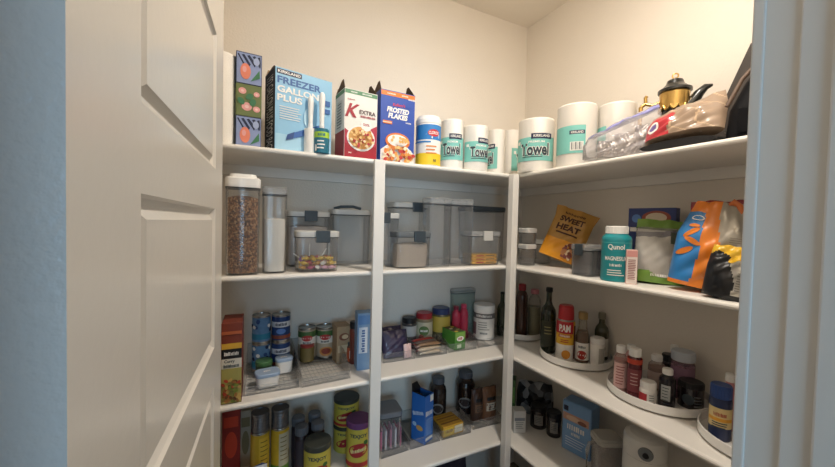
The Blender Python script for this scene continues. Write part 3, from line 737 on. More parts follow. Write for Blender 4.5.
_, p, w, d, h = contB('food_container', 'clear container with white lid and slate clip behind the candy container', 287, 331, 211, .2, GLID, latch=SLATE, latchpx=311, d=.12, tint=CLRD)
fillbox('powder', 'pale grey powder in the container behind the candy container', 'powder', p, w, d, h*.72, mat('B9B2AC', .9))
_, cp, cw, cd, ch = contB('food_container', 'low clear container of wrapped candies with white lid and slate clip', 296.5, 340, 231, .022, GLID, latch=SLATE, latchpx=323, d=.1)
_e = contB('food_container', 'empty clear container with dark clip lid, behind and right of the candies', 333, 372, 209.5, .2, GLID, latch=None, d=.12, tint=CLRD)
MB().tube([(-_e[2]*.45, -_e[3]*.3, _e[4]+.002), (-_e[2]*.3, -_e[3]*.42, _e[4]+.01), (0, -_e[3]*.46, _e[4]+.012), (_e[2]*.2, -_e[3]*.46, _e[4]+.004)], .006, SLATE, 8).build('lid_handle', _e[0])
# candies, one by one
cc = ['D9B23A', 'B5483E', 'EDE7DA', 'D9A5B5', 'B8862E', 'D9B23A', 'B04A6A', 'F0EADF']
k = 0
for lay in range(3):
    for i in range(5 if lay < 2 else 4):
        for j in range(3):
            r = random.Random(k*13+5); k += 1
            q = MB(); cm = mat(cc[r.randrange(8)], .3, coat=.5); L = .009
            q.rings([[(x, rr*math.cos(a*PI/4), rr*math.sin(a*PI/4)) for a in range(8)] for x, rr in ((-L*1.9, .0065), (-L*1.15, .0022), (-L, .005), (-L*.4, .0078), (L*.4, .0078), (L, .005), (L*1.15, .0022), (L*1.9, .0065))], cm)
            px = cp.x+(i-(2 if lay < 2 else 1.5))*cw*.165+r.uniform(-.003, .003); py = cp.y+(j-1)*cd*.25+r.uniform(-.002, .002)
            solo(q, 'wrapped_candy', 'small bright wrapped candy in the low clear candy container', 'candy', (px, py, cp.z+.0155+lay*.0165), r.uniform(-.5, .5) + (PI/2 if r.random() < .3 else 0), 'wrapped candies', rx=0, ry=r.uniform(-.25, .25))
for i, (dx, dz, ry) in enumerate(((-.025, .012, .02), (.012, .02, .55), (-.055, .008, -.9))):
    t = thing('lollipop', ['lollipop standing upright with white stick among the candies', 'lollipop leaning right with white stick among the candies', 'lollipop leaning far left among the candies'][i], 'lollipop', (cp.x+dx, cp.y-.008*i, cp.z+.045), 0, 'lollipops', ry=ry)
    MB().tube([(0, 0, .006), (0, 0, [.055, .045, .035][i])], .0017, WHITE, 6).build('stick', t)
    MB().lathe([(0, -.01), (.007, -.007), (.01, 0), (.007, .007), (0, .01)], mat(['C2453E', 'E2A6B8', '8E5A9A'][i], .25, coat=.5)).build('candy_head', t)
# second bay
contB('food_container', 'clear container with slate clip half hidden behind the bay divider strip', 383, 400, 213, .09, GLID, latch=SLATE, latchpx=387, d=.11, tint=CLRD)
contB('food_container', 'clear taller container with dark clip behind the beige powder container', 394.5, 428.5, 202.5, .16, GLID, latch=SLATE, latchpx=417.5, d=.11)
_, p, w, d, h = contB('food_container', 'low container two thirds full of beige powder with slate clip lid', 397, 432, 231.5, .022, mat('6A6E70', .4), latch=SLATE, latchpx=419.5, d=.1)
fillbox('powder', 'beige powder in the low container with slate clip', 'powder', p, w, d, h*.66, mat('B7A491', .95, var=.06), .003)
contB('food_container', 'tall empty clear canister in the second bay, left of two alike', 430.5, 453, 197.5, .03, CLRM, d=.09, lid_h=.02, tint=CLRD)
contB('food_container', 'tall empty clear canister in the second bay, right of two alike', 452.5, 475, 199, .035, CLRM, d=.09, lid_h=.02, tint=CLRD)
contB('food_container', 'wide clear container with dark sloping lid behind the yellow packets', 471, 507, 206.5, .17, SLATE, d=.14, tint=CLRD)
_, p, w, d, h = contB('food_container', 'low clear container holding yellow packets, white clip lid', 471.5, 502, 231.5, .03, CLRM, latch=GLID, d=.11)
for i in range(3):
    q = MB(); q.loft([(0, w*.38, d*.36, .006), (.004, w*.41, d*.39, .008), (.011, w*.41, d*.39, .008), (.0145, w*.37, d*.35, .006)], mat('E2A92E', .35, var=.25, vs=60, coat=.3))
    o = solo(q, 'food_packet', ['yellow packet, bottom of three in the low clear container', 'yellow packet, middle of three in the low clear container', 'yellow packet, topmost of three in the low clear container'][i], 'packet', p+Vector((0, 0, .006+i*.0152)), 0, 'yellow packets')
    P = Print(lambda u, v, l: (u, -d*.39-l, v)); P.rect(-w*.3, .005, -w*.05, .01, mat('B8392E')); P.rect(w*.02, .0055, w*.3, .009, mat('4A3B22')); P.done(o, 'printed_edge')

# ------------------------------------------------------------------ second shelf, right wall
def contR(label, x0, x1, h, off, lidm, up=0, S=2, k=1.36, d=None, yref=250, **kw):
    xm = (x0+x1)/2; P = onX(xm, yref, XR+off); R = math.hypot(P.x, P.y); w = 2*R*math.sin(abs(az(x1, yref)-az(x0, yref))/2)/k
    P.z = ZS[S]+up; note(label[:26], dict(w=w)); 
    return container('food_container', label, 'container', P, w, d or w, h, -PI/2, lidm, group='clear food containers', **kw), P, w
contR('low clear container at the corner on the right wall, bottom of a stack of two', 517, 537, .1, .09, GLID, tint=CLRD)
contR('low clear container at the corner on the right wall, stacked on another', 517, 537, .075, .09, GLID, up=.1005, tint=CLRD)
contR('low clear container with white lid between the corner stack and orange bag', 533, 552, .12, .22, WHITEP, tint=CLRD)
contR('smoked clear container with white lid and dark clip beside the teal bottle', 571, 604, .12, .07, CLRM, latch=SLATE, tint=clear('8F8F92', .3), k=1.25)
# orange snack bag leaning back
orb = Bag(.17, .24, .05, 2, .7, .006, 0, belly=.35, flare=.12)
p = onX(557, 262, XR+.15); p.z = ZS[2]+.002; A = az(565, 240)
OR1 = mat('B98A3E', .35, var=.12, coat=.3); OR2 = mat('E39A1E', .35, var=.1, coat=.3)
t = thing('snack_bag', 'orange bag of sweet snacks leaning aslant on the second shelf', 'bag', p+Vector((.012, .012, .036)), -A-.1, rx=-.22, ry=.34)
orb.make(lambda u, v: OR2 if v < .36 else OR1, OR1).build('film', t)
P = Print(orb.fn()); BR = mat('4A2612', .5)
P.text('SWEET', .48, .76, .11, BR, w=.62, bold=.04).text('HEAT', .46, .6, .12, BR, w=.6, bold=.04).squig('TRAIL MIX', .5, .88, .05, BR, w=.5); P.rect(.2, .47, .75, .5, BR)
for i in range(26): P.ell(.66+.26*(random.random()-.5), .2+.24*(random.random()-.5), .06, .035, mat(['7A3B2A', 'C98B5A', 'E7D3B0', '8F4A4A'][i % 4], .5), 10, rot=random.random()*3)
P.done(t, 'printed_front')
# teal supplement bottle
c = Cyl(601, 632, 226, 2, run='R', off=.062); note('teal', c); r, h = c['r'], c['h']; TEAL = mat('1E8E96', .3, coat=.3)
t = bottle('supplement_bottle', 'large teal supplement bottle with white cap', 'bottle', c, [(.93, 0), (1, .02), (1, .76), (.95, .8), (.74, .85), (.72, .88)], TEAL, (.74, .86, 1), WHITEP)
P = Print(cylf(r)); W_ = WHITE
P.text('Qunol', 0, h*.62, h*.11, W_, w=r*1.1).text('MAGNESIUM', 0, h*.42, h*.075, W_, w=r*1.5).squig('420 mg', 0, h*.3, h*.055, W_, w=r*.8).lines(0, h*.2, r*1.1, 3, .008, .003, W_); P.ell(r*.95, h*.2, r*.25, h*.05, mat('D9683E')); P.rect(-r*1.4, h*.7, r*1.4, h*.705, mat('7FD0D0'), n=16)
P.done(t)
# small pink and white carton
p = onX(632, 262, XR+.035); A = az(632, 262); p.z = ZS[2]; w = .032; h = .113
t = carton('supplement_carton', 'small narrow pink and white carton beside the teal bottle', 'box', p, w, .04, h, -A+.1, mat('E4B9B0', .5))
P = Print(flat(0)); P.rect(-w*.46, .002, w*.46, h*.98, mat('EDE0D8'), n=1); P.rect(-w*.46, h*.8, w*.46, h*.98, mat('D99A94'), n=1); P.lines(0, h*.7, w*.7, 12, h*.05, .0022, mat('A0605C')); P.done(t, 'printed_front')
# blue carton behind
p = onX(651, 225, XR+.26); A = az(651, 225); d = ray(651, 208); zt = EYE+d.z/d.x*(XR+.26); p.z = ZS[2]; w = .155; h = zt-ZS[2]; note('bluebox', dict(h=h))
t = carton('food_carton', 'dark blue carton behind the green and white pouch', 'box', p, w, .05, h, -PI/2+.25, mat('2F3F7A', .5))
P = Print(flat(0)); P.ell(w*.1, h*.86, w*.3, h*.1, mat('9A4B3A')).ell(w*.1, h*.86, w*.22, h*.07, mat('D7C8B0')).ell(-w*.32, h*.85, w*.1, h*.06, mat('5C86C8')); P.rect(-w*.45, h*.66, w*.3, h*.72, WHITE); P.done(t, 'printed_front')
# green and white pouch
GRN = mat('6F9440', .4, var=.1); POU = clear('D9D6D0', .28, .2, 1.2)
gp = Bag(.152, .215, .085, 6, .85, .006, 0, belly=.3, top=.05)
p = onX(657, 280, XR+.115); A = az(661, 260); p.z = ZS[2]+.001
t = thing('resealable_pouch', 'green-topped clear resealable pouch of white packets', 'bag', p+Vector((.03, .015, 0)), -A+.2, rx=-.12, ry=.07)
gp.make(lambda u, v: GRN if v > .86 or (v < .14+.05*math.sin(9*u)) else POU).build('film', t)
MB().box((-.078, -.004, .181), (.078, .004, .186), mat('4E7530', .4), .001).build('zip_seal', t)
P = Print(gp.fn()); P.squig('gluten free', .55, .12, .05, WHITE, w=.5, shear=.2).rect(.62, .62, .95, .8, mat('4B5546', .5)); P.done(t, 'printed_front')
wp = Bag(.12, .15, .05, 12, .8, .01, 0)
o = wp.make(mat('E4E0DA', .5, var=.08, bump=.6, bs=40), None, 18, 22).build('paper_sachet'); o.matrix_world = Matrix.Translation(p+Vector((.03, .015, .006)))@Matrix.Rotation(-A+.2, 4, 'Z')@Matrix.Rotation(-.12, 4, 'X')@Matrix.Translation((-.005, 0, 0))
tag(o, 'white crumpled sachet inside the green-topped pouch', 'packet')
# big orange and blue snack bag
BL = mat('2C7EC2', .3, coat=.4); ORA = mat('E5822A', .3, coat=.4); SIL = mat('B5B1A8', .3, .6, var=.15, vs=20, bump=.5, bs=35)
sb = Bag(.185, .255, .09, 3, .85, .009, .35, belly=.35)
p = onX(697, 290, XR+.075); A = az(697, 250); p.z = ZS[2]+.001
t = thing('snack_bag', 'large orange and blue snack bag with silver back, twisted shut on top', 'bag', p+Vector((.04, .0, .011)), -A-.1, rx=-.05, ry=.13)
def bagcol(u, v):
    if u > .55+.05*math.sin(5*v): return SIL
    if u < .3+.05*math.sin(4*v) and .04 < v < .86: return BL
    return ORA
sb.make(bagcol, SIL).build('film', t)
P = Print(sb.fn())
for (a, b, r1, r2, q) in ((.2, .62, .11, .035, .5), (.24, .52, .12, .03, -.3), (.16, .4, .12, .035, .4), (.2, .7, .08, .02, 0)): P.ell(a, b, r1, r2, ORA, 16, rot=q)
P.ell(.2, .79, .1, .03, WHITE, 16).ell(.2, .79, .08, .022, BL, 16); P.lines(.78, .6, .2, 14, .022, .008, mat('8E8A82'))
P.done(t, 'printed_front')
MB().tube([(.04, 0, .225), (.036, -.004, .25), (.022, -.008, .258), (.014, -.006, .25)], [.014, .008, .01, .004], mat('C9703A', .4, bump=.6, bs=60), 10).build('twisted_neck', t)
# red bag behind and small black bag in front
rb = Bag(.17, .275, .08, 8, .7, .008, 0, belly=.4)
RD = mat('8E2230', .35, coat=.3)
p = onX(722, 245, XR+.22); p.z = ZS[2]+.001
t = thing('snack_bag', 'dark red and black bag standing behind the orange and blue bag', 'bag', p, -1.35, rx=-.04)
rb.make(lambda u, v: RD if v > .72 or u < .15 else BLACK).build('film', t)
P = Print(rb.fn()); P.ell(.6, .55, .2, .07, mat('2F5A34')); P.rect(.3, .78, .8, .82, mat('C9B9A0')); P.done(t, 'printed_front')
kb = Bag(.12, .14, .07, 11, .8, .009, .1, belly=.4)
YL = mat('E0B22C', .35, coat=.3)
p = onX(725, 294, XR+.034); A = az(722, 270); p.z = ZS[2]+.001
t = thing('snack_bag', 'small black bag with yellow and red top beside the big orange bag', 'bag', p+Vector((.02, .0, 0)), -A-.2, rx=-.08, ry=.12)
kb.make(lambda u, v: (YL if u < .6 else RD) if v > .8+.08*math.sin(8*u) else (SIL if u > .5+.08*math.sin(6*v) and v > .1 else BLACK)).build('film', t)
P = Print(kb.fn()); P.ell(.5, .76, .12, .06, YL, rot=.4); P.lines(.74, .5, .26, 8, .045, .018, mat('7A766E')); P.done(t, 'printed_front')

# ------------------------------------------------------------------ third shelf, back wall, first bay
def BinB(label, xl, yl, xr, yr, S, h, hf, d=None, grid=False, gr='clear bins'):
    a, b = onz(xl, yl, ZS[S]), onz(xr, yr, ZS[S]); p = (a+b)/2; w = (b-a).length; rz = math.atan2(b.y-a.y, b.x-a.x); rz = max(-.04, min(.04, rz))
    p.y = max(p.y, YB+.012); d = d or min(.34, YW-.006-p.y); note(label[:26], dict(w=w, x=p.x, y=p.y, rz=rz))
    rnd_bin('storage_bin', label, p, w, d, h, rz, hf, grid=grid, group=gr); return p, w, d
bin1 = BinB('clear bin with wire grid floor holding blue cans and two white tubs', 245, 396.5, 299, 387.5, 3, .085, .03, grid=True, gr='clear bins on the third shelf')
bin2 = BinB('clear bin with wire grid floor holding red-labelled cans, mostly empty in front', 302, 388.5, 350, 378, 3, .085, .03, grid=True, gr='clear bins on the third shelf')
p = onz(231, 400, ZS[3]); p.y = YB+.02; a = onY(221, 360, p.y); b = onY(242, 360, p.y); t_ = onY(232, 323, p.y)
w = b.x-a.x; h = t_.z-ZS[3]; p.x = (a.x+b.x)/2; note('curry', dict(w=w, h=h))
t = carton('meal_carton', 'brown and yellow ready meal carton beside the door on the third shelf', 'box', p, w, .12, h, math.radians(-2), mat('7E3A2A', .5))
P = Print(flat(0)); F = w/2
P.rect(-F+.001, h*.68, F-.001, h*.75, mat('D9A93A'), n=1).rect(-F+.001, h*.56, F-.001, h*.68, BLACK, n=1).rect(-F+.001, h*.44, F-.001, h*.56, mat('D6D2C6'), n=1).rect(-F+.001, .002, F-.001, h*.44, mat('A7A05A'), n=1)
P.squig('ORGANIC', 0, h*.62, h*.05, WHITE, w=w*.7).text('Curry', -w*.1, h*.525, h*.05, INK, w=w*.5).squig('Garbanzo', 0, h*.47, h*.045, INK, w=w*.75).rect(-F+.001, h*.86, F-.001, h*.9, mat('B5603A'))
for i in range(40): P.ell((random.random()-.5)*w*.84, h*(.04+.27*random.random()), w*.08, h*.028, mat(['A4713A', '6E4A2A', '7A8A3A', 'B0452E', 'C9A860'][i % 5], .5), 10, rot=random.random()*3)
P.done(t, 'printed_front')
UP = .0075
def stack(x0, x1, yt, R, n, labels, bandm, grp, name='food_can', deco=None, S=3, up=UP, off=None, rimm=None):
    c = Cyl(x0, x1, yt, S, off=off, R=R, up=up); hh = c['h']/n; note(labels[0][:26], dict(r=c['r'], h=hh))
    for i in range(n):
        q = dict(c); q['h'] = hh-.0004
        t = can(name, labels[i], 'can', q, bandm[i], group=grp, up=i*hh, rimm=rimm)
        if deco: P = cprint(t, c['r']*.985); deco(P, c['r'], hh, i); P.done(t)
    return c
BLU, BLU2 = mat('5B84AE', .4, var=.3, vs=60), mat('223E73', .4, var=.3, vs=50)
def dblue(P, r, h, i):
    P.rect(-r*1.5, h*.15, r*1.5, h*.35, mat('2A7FA0'), n=16)
    for k in range(9): P.ell((random.random()-.5)*r*2.6, h*(.45+.4*random.random()), r*.2, h*.07, mat(['2A4A80', 'E6E6E2', '17244A'][k % 3]), 10, rot=.6)
def dblue2(P, r, h, i):
    P.rect(-r*1.5, h*.55, r*1.5, h*.75, mat('D3D6DA'), n=16); P.squig('SALMON', 0, h*.65, h*.13, NAVY, w=r*1.3); P.rect(-r*1.5, h*.12, r*1.5, h*.25, mat('8E4A36'), n=16); P.ell(0, h*.4, r*.5, h*.1, mat('5C86C8'))
stack(252, 271, 312, None, 2, ['pale blue can, bottom of the left stack in the wire-floored bin', 'pale blue can, top of the left stack in the wire-floored bin'], [BLU, BLU], 'blue cans in the bin', deco=dblue, off=.26)
stack(271.5, 290.5, 311, None, 2, ['dark blue can, bottom of the right stack in the wire-floored bin', 'dark blue can, top of the right stack in the wire-floored bin'], [BLU2, BLU2], 'blue cans in the bin', deco=dblue2, off=.26)
c = Cyl(255.5, 272, 358, 3, h=.055, up=UP); t = can('food_can', 'short can with green lid in front of the pale blue cans', 'can', c, mat('3E5A44'), lid=mat('4E7A4A', .4)); note('greenlid', c)
def tub(label, x0, x1, yt, hgt):
    c = Cyl(x0, x1, yt, 3, h=hgt, up=UP); w = c['r']*1.75; d = c['r']*1.3; note('tub', c)
    t = thing('plastic_tub', label, 'tub', c['p'], .1, 'white tubs in the bin')
    MB().loft([(0, w*.42, d*.42, .012), (.003, w*.44, d*.44, .014), (hgt-.012, w*.49, d*.49, .016), (hgt-.01, w*.49, d*.49, .016)], WHITE).build('tub_body', t)
    MB().loft([(hgt-.012, w*.52, d*.52, .018), (hgt-.003, w*.52, d*.52, .018), (hgt, w*.49, d*.49, .016)], mat('9DB2CC', .4)).build('lid', t)
    P = Print(topf(hgt)); P.squig('dip', 0, 0, .014, WHITE); P.done(t, 'printed_lid')
tub('white tub with pale blue lid at the front of the wire-floored bin', 253.5, 281, 366, .05)
tub('white tub with grey-blue lid behind the front tub, right side of the bin', 274, 293.5, 353.5, .058)
def dsoup(P, r, h, i):
    P.rect(-r*1.5, h*.72, r*1.5, h*.9, mat('4A6B3A'), n=16).rect(-r*1.5, h*.5, r*1.5, h*.72, mat('E3DDD2'), n=16); P.ell(0, h*.7, r*.6, h*.09, mat('B0302E')); P.squig('SOUP', 0, h*.56, h*.08, INK, w=r*.9); P.ell(r*.1, h*.24, r*.7, h*.15, mat('C98A4A')); P.ell(r*.1, h*.25, r*.5, h*.1, mat('8E3A2A'))
REDL = mat('B5A58E', .45)
for (a, lb) in (((298, 316, 324), 'soup can with red and cream label, left of two in the second bin'), ((316, 334.5, 323), 'soup can with red and cream label, right of two in the second bin')):
    c = Cyl(*a, 3, off=.3, up=UP); note('soup', c); t = can('soup_can', lb, 'can', c, REDL, group='soup cans'); P = cprint(t, c['r']*.985); dsoup(P, c['r'], c['h'], 0); P.done(t)
c = Cyl(299.5, 314.5, 341, 3, yb=363, up=UP); note('olivejar', c)
bottle('glass_jar', 'small olive-coloured jar with red lid in front of the left soup can', 'jar', c, JAR, mat('7A6A3E', .25, coat=.5), (.9, .82, 1), mat('9C3B32', .4))
# loose goods right of the second bin
p = onY(344, 345, YB+.2); t_ = onY(344, 326.5, YB+.2); p.z = ZS[3]
t = carton('tea_carton', 'tan carton behind the spice jars on the third shelf', 'box', p, .062, .08, t_.z-ZS[3], .05, mat('A88D6C', .6, var=.15))
P = Print(flat(0)); h = t_.z-ZS[3]; P.ell(0, h*.72, .022, h*.1, mat('7E4A32')).ell(.004, h*.72, .014, h*.06, mat('D9BE94')).rect(-.025, h*.3, .025, h*.5, mat('C9B795')); P.done(t, 'printed_front')
c = Cyl(349.5, 359, 320, 3, off=.19); bottle('spice_jar', 'brown spice jar with dark lid, rear one beside the tan carton', 'jar', c, JAR, mat('6E2E22', .3, coat=.4), (.92, .84, 1), BLACK, 'spice jars on the third shelf'); note('spice', c)
c = Cyl(346, 359.5, 338.5, 3, h=.09); note('spice2', c)
t = bottle('spice_jar', 'spice jar with dark lid and orange-red label, front one beside the second bin', 'jar', c, JAR, mat('5A3A2A', .3, coat=.4), (.9, .82, 1), DGREY, 'spice jars on the third shelf', (.1, .74, mat('B5502E')))
P = Print(cylf(c['r']*1.013)); P.rect(-c['r']*.5, c['h']*.25, c['r']*.2, c['h']*.62, WHITE).lines(-c['r']*.12, c['h']*.5, c['r']*.5, 3, .01, .003, INK); P.done(t)
bx = BoxB(357.5, 374, 313, 3, .1); note('bluecarton', bx)
t = carton('drink_carton', 'tall pale blue carton standing beside the bay divider strip', 'carton', bx['p'], bx['w'], .06, bx['h'], -.1, mat('7C9CC0', .45), bev=.004)
P = Print(flat(0)); w, h = bx['w'], bx['h']; P.rect(-w*.4, h*.3, w*.1, h*.75, mat('D8E0EA'), n=1).squig('ALMOND', -w*.15, h*.52, w*.24, mat('3A5F9A'), w=h*.4, rot=PI/2); P.rect(-w*.45, h*.8, w*.45, h*.96, mat('5E88BC'), n=1); P.done(t, 'printed_front')

# ------------------------------------------------------------------ third shelf, back wall, second bay
G3 = 'clear bins on the third shelf'
bA = BinB('shallow clear bin of dark purple bags, first in the second bay', 383, 363.5, 415.5, 359, 3, .055, .04, .125, gr=G3)
bB = BinB('shallow clear bin full of foil snack bars, second in the second bay', 416.5, 358.5, 447, 354, 3, .055, .04, .125, gr=G3)
bC = BinB('shallow clear bin around the green carton, third in the second bay', 448.5, 353, 476.5, 349, 3, .055, .04, .122, gr=G3)
bD = BinB('shallow clear bin under the white tub, last in the second bay', 478, 348, 512, 343, 3, .055, .04, .21, gr=G3)
PUR = mat('37304A', .35, var=.2, vs=30, coat=.3, bump=.2, bs=30)
p, w, d = bA
for i in range(2):
    q = Bag(w*.8, .115, .034, 20+i, .7, .004)
    solo(q.make(PUR, None, 20, 20), 'snack_bag', ['dark purple bag at the front of the first shallow bin', 'dark purple bag at the back of the first shallow bin'][i], 'bag', p+Vector((0, .04+i*.062, .006)), .05*i, 'purple bags in the bin', rx=-.25)
q = Bag(.06, .05, .016, 31, .7, .004); 
t = thing('snack_bar', 'pale pink wrapped bar in the front right corner of the purple bags bin', 'snack bar', p+Vector((w*.31, .016, .004)), .15, rx=-.1)
Bag(.04, .06, .014, 31, .7, .004).make(mat('DDB9B4', .35, var=.1, coat=.3), None, 14, 16).build('wrapper', t)
p, w, d = bB
bc = ['6E3A2E', 'A33A34', 'C9B59A', '8A6A4E', 'B8938A', '5A4A44']
n = 0
for lay in range(3):
    for j in range(3):
        r = random.Random(n+77)
        q = MB(); L = w*.38
        q.rings([[(x, ry*math.cos(a*PI/5), rz_*math.sin(a*PI/5)) for a in range(10)] for x, ry, rz_ in ((-L, .014, .0006), (-L*.86, .013, .002), (-L*.78, .012, .007), (0, .013, .008), (L*.78, .012, .007), (L*.86, .013, .002), (L, .014, .0006))], mat(bc[r.randrange(6)], .3, var=.35, vs=70, coat=.4))
        solo(q, 'snack_bar', 'foil-wrapped snack bar in the second shallow bin', 'snack bar', p+Vector((r.uniform(-.002, .002), .026+j*.034+lay*.003, .012+lay*.0172)), r.uniform(-.12, .12), 'snack bars in the second bin', rx=r.uniform(-.2, .2)); n += 1
def jarB(name, label, cat, x0, x1, yt, bodym, capm, off=None, h=None, S=3, up=.004, band=None, prof=JAR, cap=(.92, .8, 1), grp=None):
    c = Cyl(x0, x1, yt, S, off=off, h=h, up=up); note(label[:26], c)
    return bottle(name, label, cat, c, prof, bodym, cap, capm, grp, band), c
GR = 'jars in the second bay'
t, c = jarB('glass_jar', 'jar with black lid and pale label behind the purple bags', 'jar', 401.5, 416.5, 315, mat('4A4442', .3, coat=.4), BLACK, off=.3, band=(.35, .72, mat('B9B6B2')), grp=GR)
t, c = jarB('glass_jar', 'jar with red lid and striped label behind the snack bars', 'jar', 415.5, 432.5, 310, mat('8A7A5E', .3, coat=.4), mat('A3262E', .35), off=.3, band=(.1, .72, mat('C9BFA4')), grp=GR)
P = Print(cylf(c['r']*1.013)); P.ell(0, c['h']*.45, c['r']*.6, c['h']*.16, mat('5E7A3E')).squig('SALSA', 0, c['h']*.45, c['h']*.08, WHITE, w=c['r']*.9).ell(-.3*c['r'], c['h']*.25, c['r']*.3, c['h']*.08, mat('A84A32')); P.done(t)
t, c = jarB('glass_jar', 'jar with blue lid and yellow label behind the green carton', 'jar', 431.5, 450, 305, mat('5E5A3A', .3, coat=.4), mat('2B3A66', .35), off=.3, band=(.3, .76, mat('C2A94A')), grp=GR)
# green tea carton lying lengthways
p, w, d = bC
a = onz(448, 350, ZS[3]+.004); gw = .062; gh = .085
t = carton('tea_carton', 'bright green carton with red logo and patterned top in the third bin', 'box', p+Vector((-.008, .012, .004)), gw, .105, gh, .1, mat('4C8A34', .45))
P = Print(flat(0)); P.rect(-gw*.48, gh*.62, gw*.48, gh*.98, mat('7FA84A'), n=1).ell(0, gh*.62, gw*.34, gh*.14, WHITE).squig('Tea', 0, gh*.62, gh*.18, mat('B5302E'), w=gw*.4).rect(-gw*.3, gh*.1, gw*.1, gh*.3, mat('DDE6C9'), n=1); P.done(t, 'printed_front')
P = Print(topf(gh)); P.rect(-gw*.46, .005, gw*.46, .1, mat('4A4A30'), n=1)
for i in range(4): P.ell((-.2+.4*(i % 2))*gw, .016+i*.022, gw*.2, .009, mat(['C9B24A', '8E8A5A', 'D8D2B0'][i % 3]), 12, rot=.4)
P.done(t, 'printed_top')
PK = mat('B8324E', .35, coat=.3)
jarB('drink_bottle', 'pink bottle behind the green carton, left of two', 'bottle', 451.5, 460, 305, PK, mat('8A2438', .35), off=.28, prof=ROUND, cap=(.6, .9, 1), grp='pink bottles')
jarB('drink_bottle', 'pink bottle behind the green carton, right of two', 'bottle', 459, 468, 303, PK, mat('D44A6A', .35), off=.275, prof=ROUND, cap=(.6, .9, 1), grp='pink bottles')
bx = BoxB(454, 476, 289, 3, .305)
container('food_container', 'clear greenish container standing at the back behind the pink bottles', 'container', bx['p']+Vector((0, .0255, 0)), bx['w'], .047, bx['h'], 0, CLRM, None, clear('B9CDC2', .25), 'clear food containers')
c = Cyl(473.5, 494.5, 301.5, 3, yb=340.5, up=.004); note('tub', c); r, h = c['r'], c['h']
t = thing('powder_tub', 'round white tub with white lid and grey band in the last bin', 'tub', c['p'], c['face'])
MB().lathe([(r*.95, 0), (r, .003), (r, h*.8), (r*.98, h*.81)], WHITE).build('tub_body', t)
MB().lathe([(r*.99, h*.81), (r*1.03, h*.815), (r*1.03, h*.985), (r, h), (0, h)], WHITEP).build('lid', t)
P = Print(cylf(r)); P.rect(-r*1.5, h*.62, r*1.5, h*.77, mat('6E6A6A'), n=18).squig('COLLAGEN', 0, h*.695, h*.08, WHITE, w=r*1.6).lines(0, h*.5, r*1.1, 4, .012, .004, mat('9A9692')).squig('peptides', 0, h*.2, h*.06, INK, w=r*.7).rect(-r*1.4, h*.15, -r*.75, h*.5, mat('8A6A6E')); P.done(t)
jarB('glass_bottle', 'dark bottle at the back right end of the second bay, beside the corner post', 'bottle', 497, 507, 291, mat('24301F', .2, coat=.5), BLACK, off=.24, prof=WINE, cap=(.4, .95, 1))

# ------------------------------------------------------------------ third shelf, right wall: turntables
TW = mat('E9E7E3', .35, coat=.2)
def turntable(label, x, y, r):
    t = thing('turntable', label, 'turntable', (x, y, ZS[3]), 0, 'white turntables on the third shelf')
    MB().lathe([(r*.55, 0), (r*.55, .005), (0, .005)], mat('C9C7C3', .5), n=40, cap1=False).build('base', t)
    MB().lathe([(r*.9, .0055), (r*.985, .007), (r, .01), (r, .0335), (r-.001, .035), (r-.003, .035), (r-.004, .0335), (r-.004, .0105), (0, .0105)], TW, n=64).build('tray', t)
    return Vector((x, y, 0))
c = Cyl(538, 612, 346, 3, yb=371); note('tt2', c); T2 = turntable('white turntable of oil and spray bottles near the corner', c['p'].x, c['p'].y, c['r']); r2 = c['r']
c = Cyl(606, 708, 380, 3, yb=414); note('tt3', c); T3 = turntable('large white turntable crowded with supplement bottles', c['p'].x-.004, c['p'].y, c['r']*1.05); r3 = c['r']
rr = .115; A = az(543.5, 338); R_ = math.hypot(1.335, 1.4); 
y1 = 1.455; a1 = A-math.asin(rr/math.hypot(1.25, y1)); x1 = y1*math.tan(a1)
T1 = turntable('white turntable deep in the corner behind the corner post', min(x1, 1.37), y1, rr); note('tt1', dict(x=x1, y=y1))
A = az(697, 425); y4 = .42; x4 = XR+.19
for _i in range(30):
    a4 = A+math.asin(r3*.98/math.hypot(x4, y4)); y4 = x4/math.tan(a4)
note('tt4', dict(y=y4)); T4 = turntable('white turntable at the front end of the right wall, cut off by the door frame', x4, y4, r3*.98)
UT = .0108
def on(T, x0, x1, yt, dr):
    R = math.hypot(T.x, T.y)+dr
    return Cyl(x0, x1, yt, 3, R=R, up=UT)
OILG = mat('1E2614', .12, coat=.6)
# corner turntable
c = on(T1, 516, 528, 283, -.03); note('b', c); bottle('sauce_bottle', 'dark bottle with red cap on the corner turntable', 'bottle', c, ROUND, mat('4A2E22', .2, coat=.5), (.6, .88, 1), mat('9E2B30', .4), 'bottles on the corner turntable')
c = on(T1, 528, 541, 288, .0); note('b', c); bottle('glass_bottle', 'clear bottle with pale pink cap on the corner turntable', 'bottle', c, ROUND, clear('D9D5C8', .12), (.6, .9, 1), mat('D98C94', .4), 'bottles on the corner turntable', fill=(.62, mat('7E7A5A', .4)))
